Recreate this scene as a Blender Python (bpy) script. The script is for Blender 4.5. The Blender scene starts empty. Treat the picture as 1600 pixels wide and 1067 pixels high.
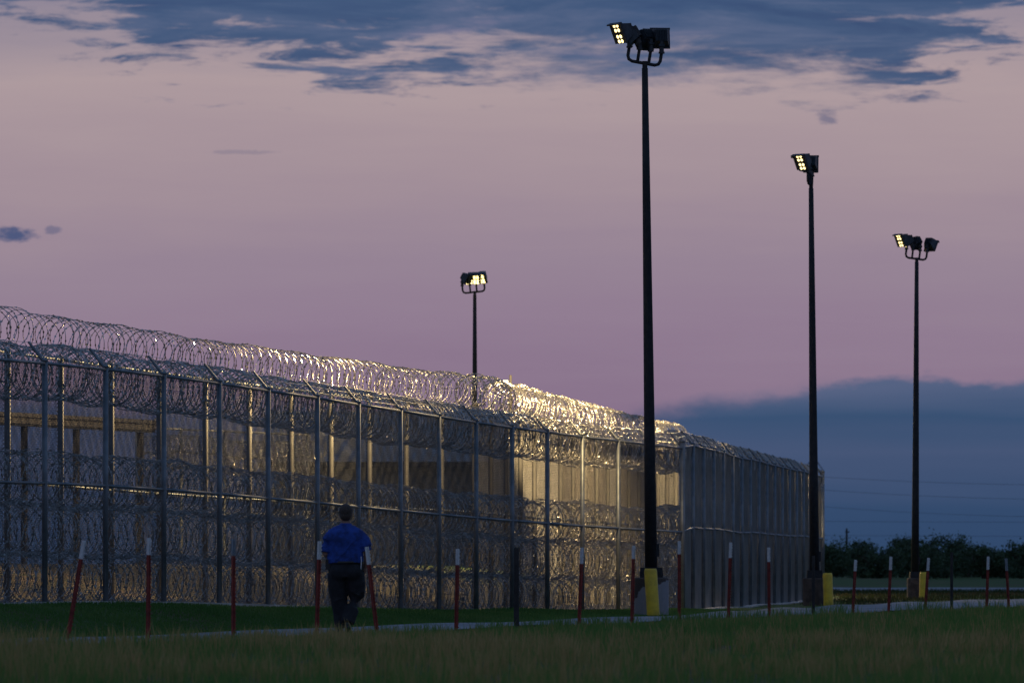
import bpy, math, random
import numpy as np
from mathutils import Vector, Matrix

random.seed(7)
RNG = np.random.default_rng(11)
sc = bpy.context.scene
C = sc.collection
R = math.radians

# ------------------------------------------------------------------ camera
CAM_Z = 1.0
cam_d = bpy.data.cameras.new('camera')
cam = bpy.data.objects.new('camera', cam_d)
C.objects.link(cam)
cam.location = (0, 0, CAM_Z)
cam.rotation_euler = (R(90), 0, 0)
cam_d.sensor_width = 36.0
cam_d.lens = 225.0
cam_d.shift_y = 346.5 / 1600.0
cam_d.clip_start = 0.5
cam_d.clip_end = 20000
cam_d.dof.use_dof = True
cam_d.dof.focus_distance = 118.0
cam_d.dof.aperture_fstop = 5.0
sc.camera = cam

# ------------------------------------------------------------------ colour management
vs = sc.view_settings
vs.view_transform = 'Standard'
vs.look = 'None'
vs.exposure = 0.0
vs.gamma = 1.0
vs.use_curve_mapping = False
sc.render.engine = 'CYCLES'
sc.cycles.use_denoising = True
sc.cycles.denoiser = 'OPENIMAGEDENOISE'
sc.cycles.denoising_prefilter = 'ACCURATE'
sc.cycles.max_bounces = 6
sc.cycles.transparent_max_bounces = 8
sc.cycles.use_light_tree = True
sc.cycles.sample_clamp_indirect = 4.0


def lin(r, g, b):
    def f(c):
        c /= 255.0
        return c / 12.92 if c <= 0.04045 else ((c + 0.055) / 1.055) ** 2.4
    return (f(r), f(g), f(b), 1.0)


# ------------------------------------------------------------------ node helper
class NT:
    def __init__(self, tree):
        self.t = tree
        self.n = tree.nodes
        self.l = tree.links

    def node(self, typ, **kw):
        nd = self.n.new(typ)
        for k, v in kw.items():
            setattr(nd, k, v)
        return nd

    def set(self, sock, v):
        if isinstance(v, bpy.types.NodeSocket):
            self.l.new(v, sock)
        else:
            sock.default_value = v

    def math(self, op, a, b=0.0, c=0.0, clamp=False):
        nd = self.node('ShaderNodeMath', operation=op, use_clamp=clamp)
        for i, v in enumerate((a, b, c)):
            self.set(nd.inputs[i], v)
        return nd.outputs[0]

    def step(self, v, lo, hi):
        nd = self.node('ShaderNodeMapRange', interpolation_type='SMOOTHSTEP')
        self.set(nd.inputs[0], v)
        nd.inputs[1].default_value = lo
        nd.inputs[2].default_value = hi
        return nd.outputs[0]

    def mix(self, f, a, b, blend='MIX'):
        nd = self.node('ShaderNodeMix', data_type='RGBA', blend_type=blend)
        self.set(nd.inputs[0], f)
        self.set(nd.inputs[6], a)
        self.set(nd.inputs[7], b)
        return nd.outputs[2]

    def ramp(self, f, stops):
        nd = self.node('ShaderNodeValToRGB')
        cr = nd.color_ramp
        while len(cr.elements) < len(stops):
            cr.elements.new(0.5)
        for e, (p, c) in zip(cr.elements, stops):
            e.position = p
            e.color = c
        self.set(nd.inputs[0], f)
        return nd.outputs[0]

    def vec(self, x, y, z):
        nd = self.node('ShaderNodeCombineXYZ')
        for i, v in enumerate((x, y, z)):
            self.set(nd.inputs[i], v)
        return nd.outputs[0]

    def noise(self, v, scale, detail=4, rough=0.55, dist=0.0):
        nd = self.node('ShaderNodeTexNoise')
        if v is not None:
            self.l.new(v, nd.inputs['Vector'])
        nd.inputs['Scale'].default_value = scale
        nd.inputs['Detail'].default_value = detail
        nd.inputs['Roughness'].default_value = rough
        nd.inputs['Distortion'].default_value = dist
        return nd.outputs[0]


# ------------------------------------------------------------------ world: dusk sky
w = bpy.data.worlds.new('World')
sc.world = w
w.use_nodes = True
w.node_tree.nodes.clear()
N = NT(w.node_tree)
tc = N.node('ShaderNodeTexCoord')
sep = N.node('ShaderNodeSeparateXYZ')
N.l.new(tc.outputs['Generated'], sep.inputs[0])
dx, dz = sep.outputs[0], sep.outputs[2]
sky = N.node('ShaderNodeTexSky', sky_type='NISHITA')
sky.sun_disc = False
sky.sun_elevation = R(1.0)
sky.sun_rotation = R(-150)
sky.air_density = 1.2
sky.dust_density = 1.5
sky.ozone_density = 3.0
high = N.mix(1.0, sky.outputs[0], (0.10, 0.10, 0.10, 1), 'MULTIPLY')
high = N.mix(0.8, high, lin(97, 124, 168))
# high thin sheet lit mauve by the afterglow
big = N.noise(N.vec(N.math('MULTIPLY', dx, 9.0), 0.0, N.math('MULTIPLY', dz, 40.0)), 1.0, 3)
zz = N.math('ADD', dz, N.math('MULTIPLY', N.math('SUBTRACT', big, 0.5), 0.016))
fine = N.noise(N.vec(N.math('MULTIPLY', dx, 22.0), 4.4, N.math('MULTIPLY', dz, 230.0)), 1.0, 8, 0.6, 0.2)
ramp_f = N.math('MULTIPLY', N.math('ADD', zz, N.math('MULTIPLY', N.math('SUBTRACT', fine, 0.5), 0.012)), 10.0)
base = N.ramp(ramp_f, [(0.0, lin(86, 88, 124)), (0.22, lin(135, 113, 138)), (0.36, lin(145, 125, 146)),
                       (0.47, lin(150, 132, 149)), (0.60, lin(162, 143, 153)), (0.74, lin(174, 155, 159)),
                       (0.9, lin(140, 132, 150))])
# low dark bank near the horizon
nb = N.noise(N.vec(N.math('MULTIPLY', dx, 38.0), 3.7, N.math('MULTIPLY', dz, 90.0)), 1.0, 9, 0.62)
edge = N.math('ADD', N.math('ADD', 0.0212, N.math('MULTIPLY', N.step(dx, -0.02, -0.06), 0.0035)), N.math('MULTIPLY', N.step(dx, 0.005, 0.068), 0.0082))
edge = N.math('ADD', edge, N.math('MULTIPLY', N.math('SUBTRACT', nb, 0.5), 0.012))
ed_ = N.math('SUBTRACT', edge, dz)
sharp = N.step(dx, 0.030, 0.056)
bank = N.math('ADD', N.math('MULTIPLY', N.step(ed_, -0.0030, 0.0024), N.math('SUBTRACT', 1.0, sharp)), N.math('MULTIPLY', N.step(ed_, -0.0010, 0.0010), sharp))
bank = N.math('MULTIPLY', bank, N.math('ADD', 0.86, N.math('MULTIPLY', N.step(dx, -0.01, 0.04), 0.12)))
bk2 = N.noise(N.vec(N.math('MULTIPLY', dx, 12.0), 9.1, N.math('MULTIPLY', dz, 160.0)), 1.0, 3)
bz = N.math('ADD', dz, N.math('MULTIPLY', N.math('SUBTRACT', bk2, 0.5), 0.009))
bankc = N.ramp(N.math('MULTIPLY', bz, 30.0), [(0.0, lin(46, 70, 104)), (0.28, lin(50, 74, 108)), (0.50, lin(68, 85, 118)),
                                              (0.66, lin(54, 80, 114)), (0.85, lin(84, 98, 130))])
col = N.mix(bank, base, bankc)
# dark blue cloud at the top
nt = N.noise(N.vec(N.math('MULTIPLY', dx, 40.0), 1.3, N.math('MULTIPLY', dz, 210.0)), 1.0, 10, 0.68, 0.35)
nl = N.noise(N.vec(N.math('MULTIPLY', dx, 14.0), 5.5, N.math('MULTIPLY', dz, 20.0)), 1.0, 2)
streak = N.noise(N.vec(N.math('MULTIPLY', dx, 62.0), 7.7, N.math('MULTIPLY', dz, 400.0)), 1.0, 9, 0.64, 0.4)
lw = N.math('ADD', N.math('SUBTRACT', 1.0, N.step(dx, -0.012, 0.006)), N.step(dx, 0.048, 0.066))
tz = N.math('ADD', dz, N.math('MULTIPLY', N.math('SUBTRACT', nt, 0.5), 0.024))
tz = N.math('ADD', tz, N.math('MULTIPLY', N.math('MULTIPLY', N.math('SUBTRACT', streak, 0.47), 0.046), N.math('ADD', 0.3, N.math('MULTIPLY', lw, 0.7))))
tz = N.math('ADD', tz, N.math('MULTIPLY', N.math('SUBTRACT', nl, 0.5), 0.010))
hole = N.math('MULTIPLY', N.step(dx, 0.055, 0.085), 0.009)
hole2 = N.math('MULTIPLY', N.step(dx, -0.03, -0.085), 0.010)
mid = N.math('MULTIPLY', N.math('SUBTRACT', 1.0, N.step(N.math('ABSOLUTE', N.math('SUBTRACT', dx, 0.03)), 0.0, 0.045)), 0.0045)
tz = N.math('SUBTRACT', N.math('ADD', tz, mid), N.math('ADD', hole, hole2))
top = N.step(tz, 0.0755, 0.0838)
wisp = N.noise(N.vec(N.math('MULTIPLY', dx, 26.0), 2.2, N.math('MULTIPLY', dz, 190.0)), 1.0, 9, 0.64, 0.4)
topc = N.ramp(wisp, [(0.30, lin(40, 70, 112)), (0.46, lin(56, 84, 122)), (0.58, lin(80, 98, 132)), (0.72, lin(120, 118, 146))])
col = N.mix(N.math('MULTIPLY', top, 0.93), col, topc)


def blob(px, py, rx, ry, amt):
    global col
    cx_, cz_ = (px - 800) / 1e4, (880 - py) / 1e4
    ex = N.math('DIVIDE', N.math('SUBTRACT', dx, cx_), rx / 1e4)
    ez = N.math('DIVIDE', N.math('SUBTRACT', dz, cz_), ry / 1e4)
    d = N.math('ADD', N.math('MULTIPLY', ex, ex), N.math('MULTIPLY', ez, ez))
    bn_ = N.noise(N.vec(N.math('MULTIPLY', dx, 330.0), px * 0.01, N.math('MULTIPLY', dz, 800.0)), 1.0, 7, 0.65, 0.5)
    d = N.math('ADD', d, N.math('MULTIPLY', N.math('SUBTRACT', bn_, 0.5), 3.6))
    fwd = N.step(sep.outputs[1], 0.0, 0.5)
    m = N.math('MULTIPLY', N.math('MULTIPLY', N.math('SUBTRACT', 1.0, N.step(d, 0.0, 1.15)), fwd), amt)
    col = N.mix(m, col, lin(50, 76, 120))


blob(18, 369, 44, 13, 0.85)
blob(85, 362, 14, 7, 0.45)
blob(1290, 185, 20, 13, 0.5)
blob(380, 240, 60, 4, 0.22)
# overhead: clear dusk sky
up = N.step(dz, 0.09, 0.22)
col = N.mix(up, col, high)
# below the horizon
col = N.mix(N.step(dz, -0.004, -0.02), col, lin(30, 38, 52))
bg = N.node('ShaderNodeBackground')
N.l.new(col, bg.inputs[0])
bg.inputs[1].default_value = 1.0
wo = N.node('ShaderNodeOutputWorld')
N.l.new(bg.outputs[0], wo.inputs[0])

# last of the twilight: a very faint, very soft sun, already at the horizon
sd = bpy.data.lights.new('dusk_sun', 'SUN')
sd.energy = 0.03
sd.angle = R(25)
sd.color = (1.0, 0.82, 0.8)
so = bpy.data.objects.new('dusk_sun', sd)
C.objects.link(so)
so.rotation_euler = (R(84), 0, R(-30))


# ------------------------------------------------------------------ materials
def mat(name, col, rough=0.7, metal=0.0, var=0.25, scale=6.0, bump=0.0, col2=None, coord='Object', spec=None, detail=5):
    m = bpy.data.materials.new(name)
    m.use_nodes = True
    n = NT(m.node_tree)
    b = m.node_tree.nodes['Principled BSDF']
    t = n.node('ShaderNodeTexCoord')
    f = n.noise(t.outputs[coord], scale, detail, 0.6)
    c2 = col2 if col2 else tuple(min(1, c * (1 - var)) for c in col[:3]) + (1,)
    c1 = col if col2 else tuple(min(1, c * (1 + var)) for c in col[:3]) + (1,)
    n.l.new(n.mix(n.step(f, 0.36, 0.64), c1, c2), b.inputs['Base Color'])
    b.inputs['Metallic'].default_value = metal
    n.l.new(n.math('ADD', rough - 0.08, n.math('MULTIPLY', f, 0.16)), b.inputs['Roughness'])
    if spec is not None:
        b.inputs['Specular IOR Level'].default_value = spec
    if bump:
        bn = n.node('ShaderNodeBump')
        bn.inputs['Strength'].default_value = bump
        bn.inputs['Distance'].default_value = 0.02
        n.l.new(n.noise(t.outputs[coord], scale * 6, 4), bn.inputs['Height'])
        n.l.new(bn.outputs[0], b.inputs['Normal'])
    return m


M = {}
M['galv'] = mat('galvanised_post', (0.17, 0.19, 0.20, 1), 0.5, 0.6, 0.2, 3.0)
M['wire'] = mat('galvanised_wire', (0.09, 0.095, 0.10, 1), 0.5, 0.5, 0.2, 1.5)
M['wire_lit'] = mat('galvanised_wire_painted_lit', (0.36, 0.36, 0.35, 1), 0.5, 0.3, 0.15, 1.5)  # light on the receding panels is put into this paler wire colour
M['wire_dim'] = mat('galvanised_wire_painted_dim', (0.22, 0.21, 0.20, 1), 0.55, 0.3, 0.15, 1.5)  # darker copy: dim patches between the lamp beams, painted in
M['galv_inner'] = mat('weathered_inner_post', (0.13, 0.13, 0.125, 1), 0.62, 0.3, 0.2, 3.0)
M['galv_unlit'] = mat('post_painted_unlit', (0.07, 0.07, 0.07, 1), 0.7, 0.2, 0.2, 3.0)  # shade of the posts' unlit side, put into the colour
M['razor'] = mat('razor_wire_steel', (0.48, 0.475, 0.45, 1), 0.30, 0.95, 0.25, 2.5)
M['dark'] = mat('dark_bronze_paint', (0.013, 0.013, 0.014, 1), 0.7, 0.0, 0.3, 8.0)
M['lampbody'] = mat('floodlight_housing', (0.03, 0.035, 0.04, 1), 0.45, 0.2, 0.3, 10.0)
M['yellow'] = mat('yellow_bollard_paint', (0.80, 0.54, 0.03, 1), 0.55, 0.0, 0.1, 5.0, col2=(0.62, 0.40, 0.03, 1))
M['tred'] = mat('rust_red_post', (0.23, 0.034, 0.022, 1), 0.75, 0.0, 0.35, 9.0)
M['twhite'] = mat('white_post_paint', (0.72, 0.72, 0.70, 1), 0.65, 0.0, 0.12, 16.0, col2=(0.58, 0.55, 0.52, 1))
M['tdark'] = mat('weathered_dark_post', (0.028, 0.024, 0.022, 1), 0.8, 0.0, 0.3, 6.0)
M['concrete'] = mat('concrete', (0.36, 0.35, 0.34, 1), 0.9, 0.0, 0.2, 3.0, 0.25)
M['strip'] = mat('mow_strip_concrete', (0.40, 0.38, 0.35, 1), 0.9, 0.0, 0.25, 1.2, 0.2)
M['asphalt'] = mat('worn_chip_seal_road', (0.21, 0.215, 0.22, 1), 0.85, 0.0, 0.22, 0.9, 0.4)
M['gravel'] = mat('gravel', (0.13, 0.12, 0.10, 1), 0.95, 0.0, 0.35, 2.2, 0.6)
M['yard'] = mat('worn_yard_dirt_and_grass', (0.10, 0.072, 0.042, 1), 0.95, 0.0, 0.3, 1.6, 0.8, col2=(0.030, 0.036, 0.014, 1))
M['canopy'] = mat('tan_canopy_metal', (0.23, 0.205, 0.16, 1), 0.5, 0.1, 0.12, 1.0)
M['roof'] = mat('grey_metal_roof', (0.33, 0.32, 0.31, 1), 0.45, 0.3, 0.15, 0.8)
M['wall'] = mat('grey_block_wall', (0.30, 0.28, 0.25, 1), 0.9, 0.0, 0.15, 0.8)
M['darkglass'] = mat('dark_window_glass', (0.02, 0.025, 0.03, 1), 0.15, 0.0, 0.2, 1.0)
M['whitepl'] = mat('white_camera_housing', (0.7, 0.7, 0.68, 1), 0.4, 0.0, 0.1, 5)
M['bark'] = mat('mesquite_bark', (0.07, 0.055, 0.04, 1), 0.95, 0.0, 0.3, 6)
M['leaf'] = mat('mesquite_leaves', (0.045, 0.085, 0.028, 1), 0.75, 0.0, 0.4, 1.4, col2=(0.022, 0.045, 0.016, 1))
M['skin'] = mat('skin', (0.25, 0.14, 0.10, 1), 0.55, 0.0, 0.1, 12)
M['hair'] = mat('short_brown_hair', (0.05, 0.03, 0.02, 1), 0.65, 0.0, 0.4, 60, 0.5)
M['shirt'] = mat('royal_blue_cotton', (0.012, 0.046, 0.235, 1), 0.85, 0.0, 0.4, 7, 0.6)
M['trousers'] = mat('black_trouser_cloth', (0.012, 0.012, 0.014, 1), 0.85, 0.0, 0.3, 10, 0.3)
M['leather'] = mat('black_leather', (0.012, 0.011, 0.01, 1), 0.4, 0.0, 0.2, 20)


def pedestal_material():
    m = bpy.data.materials.new('peeling_brown_paint_on_concrete')
    m.use_nodes = True
    n = NT(m.node_tree)
    b = m.node_tree.nodes['Principled BSDF']
    t = n.node('ShaderNodeTexCoord')
    s = n.node('ShaderNodeSeparateXYZ')
    n.l.new(t.outputs['Object'], s.inputs[0])
    f = n.noise(t.outputs['Object'], 2.2, 5, 0.6)
    g = n.noise(t.outputs['Object'], 12.0, 5, 0.6)
    h = n.math('ADD', s.outputs[2], n.math('MULTIPLY', n.math('SUBTRACT', f, 0.5), 1.3))
    h = n.math('SUBTRACT', h, n.math('MULTIPLY', s.outputs[0], 0.55))
    k = n.step(h, 0.50, 0.54)
    conc = n.mix(g, (0.32, 0.30, 0.30, 1), (0.22, 0.21, 0.21, 1))
    paint = n.mix(g, (0.085, 0.06, 0.045, 1), (0.05, 0.036, 0.03, 1))
    n.l.new(n.mix(k, conc, paint), b.inputs['Base Color'])
    b.inputs['Roughness'].default_value = 0.85
    return m


M['pedestal'] = pedestal_material()
M['brownbase'] = mat('brown_painted_concrete', (0.085, 0.06, 0.045, 1), 0.85, 0.0, 0.3, 5)


def emit(name, col, s):
    m = bpy.data.materials.new(name)
    m.use_nodes = True
    b = m.node_tree.nodes['Principled BSDF']
    b.inputs['Base Color'].default_value = (0.8, 0.8, 0.75, 1)
    b.inputs['Emission Color'].default_value = col
    b.inputs['Emission Strength'].default_value = s
    return m


M['led'] = emit('lit_led_lens', (1.0, 0.76, 0.32, 1), 2.8)
M['led_hot'] = emit('lit_led_lens_full_beam', (1.0, 0.74, 0.27, 1), 3.6)


def ground_material():
    m = bpy.data.materials.new('rough_grass_ground')
    m.use_nodes = True
    n = NT(m.node_tree)
    b = m.node_tree.nodes['Principled BSDF']
    t = n.node('ShaderNodeTexCoord')
    a = n.noise(t.outputs['Object'], 0.16, 5, 0.6)
    c = n.noise(t.outputs['Object'], 3.0, 6, 0.7)
    green = n.mix(c, (0.075, 0.12, 0.032, 1), (0.042, 0.075, 0.02, 1))
    brown = n.mix(c, (0.12, 0.085, 0.05, 1), (0.07, 0.052, 0.032, 1))
    n.l.new(n.mix(n.step(a, 0.50, 0.62), green, brown), b.inputs['Base Color'])
    b.inputs['Roughness'].default_value = 0.95
    b.inputs['Specular IOR Level'].default_value = 0.1
    return m


M['ground'] = ground_material()


def blade_material(name, stops):
    """colour per blade from the 'tint' attribute"""
    m = bpy.data.materials.new(name)
    m.use_nodes = True
    n = NT(m.node_tree)
    b = m.node_tree.nodes['Principled BSDF']
    at = n.node('ShaderNodeAttribute', attribute_name='tint')
    n.l.new(n.ramp(at.outputs['Fac'], stops), b.inputs['Base Color'])
    b.inputs['Roughness'].default_value = 0.8
    b.inputs['Specular IOR Level'].default_value = 0.15
    tr = n.node('ShaderNodeBsdfTranslucent')
    n.l.new(b.inputs['Base Color'].links[0].from_socket, tr.inputs[0])
    ad = n.node('ShaderNodeMixShader')
    ad.inputs[0].default_value = 0.4
    n.l.new(b.outputs[0], ad.inputs[1])
    n.l.new(tr.outputs[0], ad.inputs[2])
    out = [q for q in m.node_tree.nodes if q.type == 'OUTPUT_MATERIAL'][0]
    n.l.new(ad.outputs[0], out.inputs[0])
    return m


M['field'] = blade_material('field_grass_blades', [(0.0, (0.10, 0.22, 0.05, 1)), (0.42, (0.18, 0.26, 0.065, 1)),
                                                   (0.62, (0.38, 0.27, 0.10, 1)), (1.0, (0.54, 0.37, 0.16, 1))])
M['verge'] = blade_material('verge_grass_blades', [(0.0, (0.03, 0.055, 0.018, 1)), (0.5, (0.05, 0.06, 0.02, 1)), (1.0, (0.10, 0.075, 0.04, 1))])
M['lawn'] = blade_material('lawn_grass_blades', [(0.0, (0.065, 0.15, 0.035, 1)), (0.6, (0.10, 0.195, 0.045, 1)),
                                                 (1.0, (0.18, 0.23, 0.08, 1))])


# ------------------------------------------------------------------ mesh helpers
def mesh_np(name, V, F, smooth=False):
    """V (n,3) array, F (m,k) array of equal-size faces"""
    V = np.asarray(V, dtype=np.float32)
    F = np.asarray(F, dtype=np.int32)
    me = bpy.data.meshes.new(name)
    me.vertices.add(len(V))
    me.vertices.foreach_set('co', V.ravel())
    k = F.shape[1]
    me.loops.add(F.size)
    me.loops.foreach_set('vertex_index', F.ravel())
    me.polygons.add(len(F))
    me.polygons.foreach_set('loop_start', np.arange(0, F.size, k, dtype=np.int32))
    me.polygons.foreach_set('loop_total', np.full(len(F), k, dtype=np.int32))
    if smooth:
        me.polygons.foreach_set('use_smooth', np.ones(len(F), dtype=bool))
    me.update(calc_edges=True)
    me.validate()
    return me


class MB:
    """collects simple shapes into one mesh"""
    def __init__(self):
        self.v, self.f = [], []

    def add(self, vs_, fs_):
        o = len(self.v)
        self.v += [tuple(p) for p in vs_]
        self.f += [tuple(i + o for i in f) for f in fs_]

    def box(self, c, s, rot=None, taper=1.0):
        hx, hy, hz = s[0] / 2, s[1] / 2, s[2] / 2
        P = []
        for z in (-1, 1):
            t = taper if z > 0 else 1.0
            for (x, y) in ((-1, -1), (1, -1), (1, 1), (-1, 1)):
                P.append(Vector((x * hx * t, y * hy * t, z * hz)))
        if rot is not None:
            P = [rot @ p for p in P]
        c = Vector(c)
        self.add([p + c for p in P], [(0, 3, 2, 1), (4, 5, 6, 7), (0, 1, 5, 4), (1, 2, 6, 5), (2, 3, 7, 6), (3, 0, 4, 7)])
        return self

    def tube(self, pts, rad, n=8, caps=True, flat=(1.0, 1.0), up=(0, 0, 1)):
        """a tube through pts with one radius per point"""
        pts = [Vector(p) for p in pts]
        if not hasattr(rad, '__len__'):
            rad = [rad] * len(pts)
        o = len(self.v)
        m = len(pts)
        for i, p in enumerate(pts):
            t = (pts[min(i + 1, m - 1)] - pts[max(i - 1, 0)]).normalized()
            ref = Vector(up)
            if abs(t.dot(ref)) > 0.95:
                ref = Vector((0, 1, 0)) if abs(t.y) < 0.9 else Vector((1, 0, 0))
            a = t.cross(ref).normalized()
            b = a.cross(t).normalized()
            for j in range(n):
                th = 2 * math.pi * j / n
                self.v.append(tuple(p + (a * math.cos(th) * flat[0] + b * math.sin(th) * flat[1]) * rad[i]))
        for i in range(m - 1):
            for j in range(n):
                k = (j + 1) % n
                self.f.append((o + i * n + j, o + i * n + k, o + (i + 1) * n + k, o + (i + 1) * n + j))
        if caps:
            self.f.append(tuple(o + j for j in reversed(range(n))))
            self.f.append(tuple(o + (m - 1) * n + j for j in range(n)))
        return self

    def lathe(self, prof, n=24, c=(0, 0, 0)):
        """profile of (r, z) about the z axis"""
        o = len(self.v)
        for r, z in prof:
            for j in range(n):
                th = 2 * math.pi * j / n
                self.v.append((c[0] + r * math.cos(th), c[1] + r * math.sin(th), c[2] + z))
        m = len(prof)
        for i in range(m - 1):
            for j in range(n):
                k = (j + 1) % n
                self.f.append((o + i * n + j, o + i * n + k, o + (i + 1) * n + k, o + (i + 1) * n + j))
        self.f.append(tuple(o + j for j in reversed(range(n))))
        self.f.append(tuple(o + (m - 1) * n + j for j in range(n)))
        return self

    def ell(self, c, r, n=12, m=8, rot=None):
        o = len(self.v)
        c = Vector(c)
        for i in range(m + 1):
            ph = math.pi * i / m
            rr = max(math.sin(ph), 1e-3)
            for j in range(n):
                th = 2 * math.pi * j / n
                p = Vector((r[0] * rr * math.cos(th), r[1] * rr * math.sin(th), -r[2] * math.cos(ph)))
                if rot is not None:
                    p = rot @ p
                self.v.append(tuple(c + p))
        for i in range(m):
            for j in range(n):
                k = (j + 1) % n
                self.f.append((o + i * n + j, o + i * n + k, o + (i + 1) * n + k, o + (i + 1) * n + j))
        self.f.append(tuple(o + j for j in reversed(range(n))))
        self.f.append(tuple(o + m * n + j for j in range(n)))
        return self

    def mesh(self, name, smooth=False):
        me = bpy.data.meshes.new(name)
        me.from_pydata(self.v, [], self.f)
        if smooth:
            me.polygons.foreach_set('use_smooth', np.ones(len(me.polygons), dtype=bool))
        me.update()
        return me

    def build(self, name, material, parent=None, smooth=False, loc=None):
        return link(name, self.mesh(name, smooth), material, parent, loc)


def link(name, me, material, parent=None, loc=None):
    if material is not None and not me.materials:
        me.materials.append(M[material])
    o = bpy.data.objects.new(name, me)
    C.objects.link(o)
    if parent is not None:
        o.parent = parent
    if loc is not None:
        o.location = loc
    return o


def tag(o, label, cat, group=None, kind=None):
    o['label'] = label
    o['category'] = cat
    if group:
        o['group'] = group
    if kind:
        o['kind'] = kind
    return o


def empty(name, loc=(0, 0, 0), rz=0.0):
    o = bpy.data.objects.new(name, None)
    o.empty_display_size = 0.3
    C.objects.link(o)
    o.location = loc
    o.rotation_euler = (0, 0, rz)
    return o


# ------------------------------------------------------------------ layout in plan (x right, y away from the camera)
POST_PX = [70, 165, 256, 343, 419, 496, 560, 626, 686, 744, 800, 855, 910, 966, 1017, 1066]
TOPX = [0, 70, 165, 256, 343, 419, 496, 560, 626, 686, 744, 855, 910, 966, 1065]
TOPY = [557, 563, 572, 584, 596, 608, 619, 630, 640, 649, 658, 673, 680, 687, 698]
CORNER = (3.80, 143.07)
END2 = (9.41, 194.0)
D1 = Vector((0.2466, 0.9691))
N1 = Vector((-0.9691, 0.2466))      # towards the compound
D2 = (Vector(END2) - Vector(CORNER)).normalized()
N2 = Vector((-D2.y, D2.x))
OUT_H = 3.8
outer = []                           # (x, y, z of the foot)
for k in range(-2, len(POST_PX)):
    Y = 100 + 2.871 * k
    if k >= 0:
        px = POST_PX[k]
    else:
        px = 70 + 98 * k
    X = (px - 800) / 1e4 * Y
    top = 1 + (880 - np.interp(px, TOPX, TOPY)) * Y / 1e4
    if k < 0:
        top = 1 + (880 - (563 + 7.0 * k)) * Y / 1e4
    outer.append([X, Y, top - OUT_H])
outer = np.array(outer)
zs = outer[:, 2].copy()
for _ in range(3):
    zs[1:-1] = (zs[:-2] + 2 * zs[1:-1] + zs[2:]) / 4
outer[:, 2] = zs
n_side1 = len(outer)
z_c = outer[-1, 2]
side2 = []
for k in range(1, 18):
    f = k / 17
    side2.append([CORNER[0] + (END2[0] - CORNER[0]) * f, CORNER[1] + (END2[1] - CORNER[1]) * f, z_c + (-0.30 - z_c) * f])
outer = np.vstack([outer, side2])
# a third side turns away behind the far corner
for k in (1, 2, 3):
    outer = np.vstack([outer, [[END2[0] - 2.6 * k, END2[1] + 1.5 * k, -0.30]]])

WIN = 4.7
ICORN = Vector((-0.82, 143.8))
inner = []
for k in range(14, -1, -1):
    p = ICORN - D1 * 2.96 * k
    inner.append([p.x, p.y, 0.0])
n_in1 = len(inner)
for k in range(1, 18):
    p = ICORN + (Vector((5.0, 195.0)) - ICORN) * (k / 17)
    inner.append([p.x, p.y, 0.0])
for k in (1, 2):
    inner.append([5.0 - 2.6 * k, 195.0 + 1.5 * k, 0.0])
inner = np.array(inner)


def smooth01(t):
    t = np.clip(t, 0, 1)
    return t * t * (3 - 2 * t)


def ground_z(X, Y):
    X = np.asarray(X, dtype=float)
    Y = np.asarray(Y, dtype=float)
    base = np.interp(Y, [0, 60, 94, 130, 200, 320, 420, 900, 6000], [-0.06, -0.06, -0.06, -0.07, -0.12, -0.12, 0.05, 0.0, -3.0])
    # lawn bank rising to the near end of the fence
    rx, ry = X - CORNER[0], Y - CORNER[1]
    along = rx * D1.x + ry * D1.y            # 0 at corner, negative towards the camera
    out = -(rx * N1.x + ry * N1.y)           # distance outside the fence line
    foot = np.interp(along, [-60, -44.5, -30, -15, 0, 20], [0.42, 0.37, 0.18, 0.03, -0.05, -0.05])
    wgt = 1 - smooth01((out - 0.2) / 2.7)
    wgt = wgt * np.interp(along, [-75, -55, 0, 12], [0, 1, 1, 0])
    wgt = wgt * np.interp(out, [-60, -40, 0], [0, 1, 1])
    z = base + wgt * (foot - base)
    in2 = (X - CORNER[0]) * N2.x + (Y - CORNER[1]) * N2.y
    ins = np.minimum(-out, in2)
    z = z + 1.05 * smooth01((ins - 5.5) / 11.0) * np.interp(Y, [60, 100, 300, 420], [0, 1, 1, 0])
    bump = 0.02 * np.sin(X * 0.9 + Y * 0.31) + 0.015 * np.sin(X * 2.1 - Y * 0.83)
    return z + bump * np.interp(Y, [100, 400], [0.6, 0.6])


outer[:, 2] = np.where(np.arange(len(outer)) < n_side1, outer[:, 2], ground_z(outer[:, 0], outer[:, 1]) - 0.02)
inner[:, 2] = ground_z(inner[:, 0], inner[:, 1])
iz = inner[:, 2].copy()
for _ in range(6):
    iz[1:-1] = (iz[:-2] + 2 * iz[1:-1] + iz[2:]) / 4
inner[:, 2] = iz

# ------------------------------------------------------------------ ground sheet
gx = np.unique(np.concatenate([np.arange(-26, 36.1, 0.8), np.geomspace(36, 5000, 22), -np.geomspace(26, 5000, 22)]))
gy = np.unique(np.concatenate([np.arange(4, 216, 0.8), np.geomspace(216, 7000, 40)]))
GX, GY = np.meshgrid(gx, gy)
GZ = ground_z(GX, GY)
V = np.stack([GX.ravel(), GY.ravel(), GZ.ravel()], 1)
nx, ny = len(gx), len(gy)
ii, jj = np.meshgrid(np.arange(nx - 1), np.arange(ny - 1))
a = (jj * nx + ii).ravel()
F = np.stack([a, a + 1, a + nx + 1, a + nx], 1)
o = link('ground', mesh_np('ground', V, F, True), 'ground')
o['kind'] = 'structure'


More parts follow.
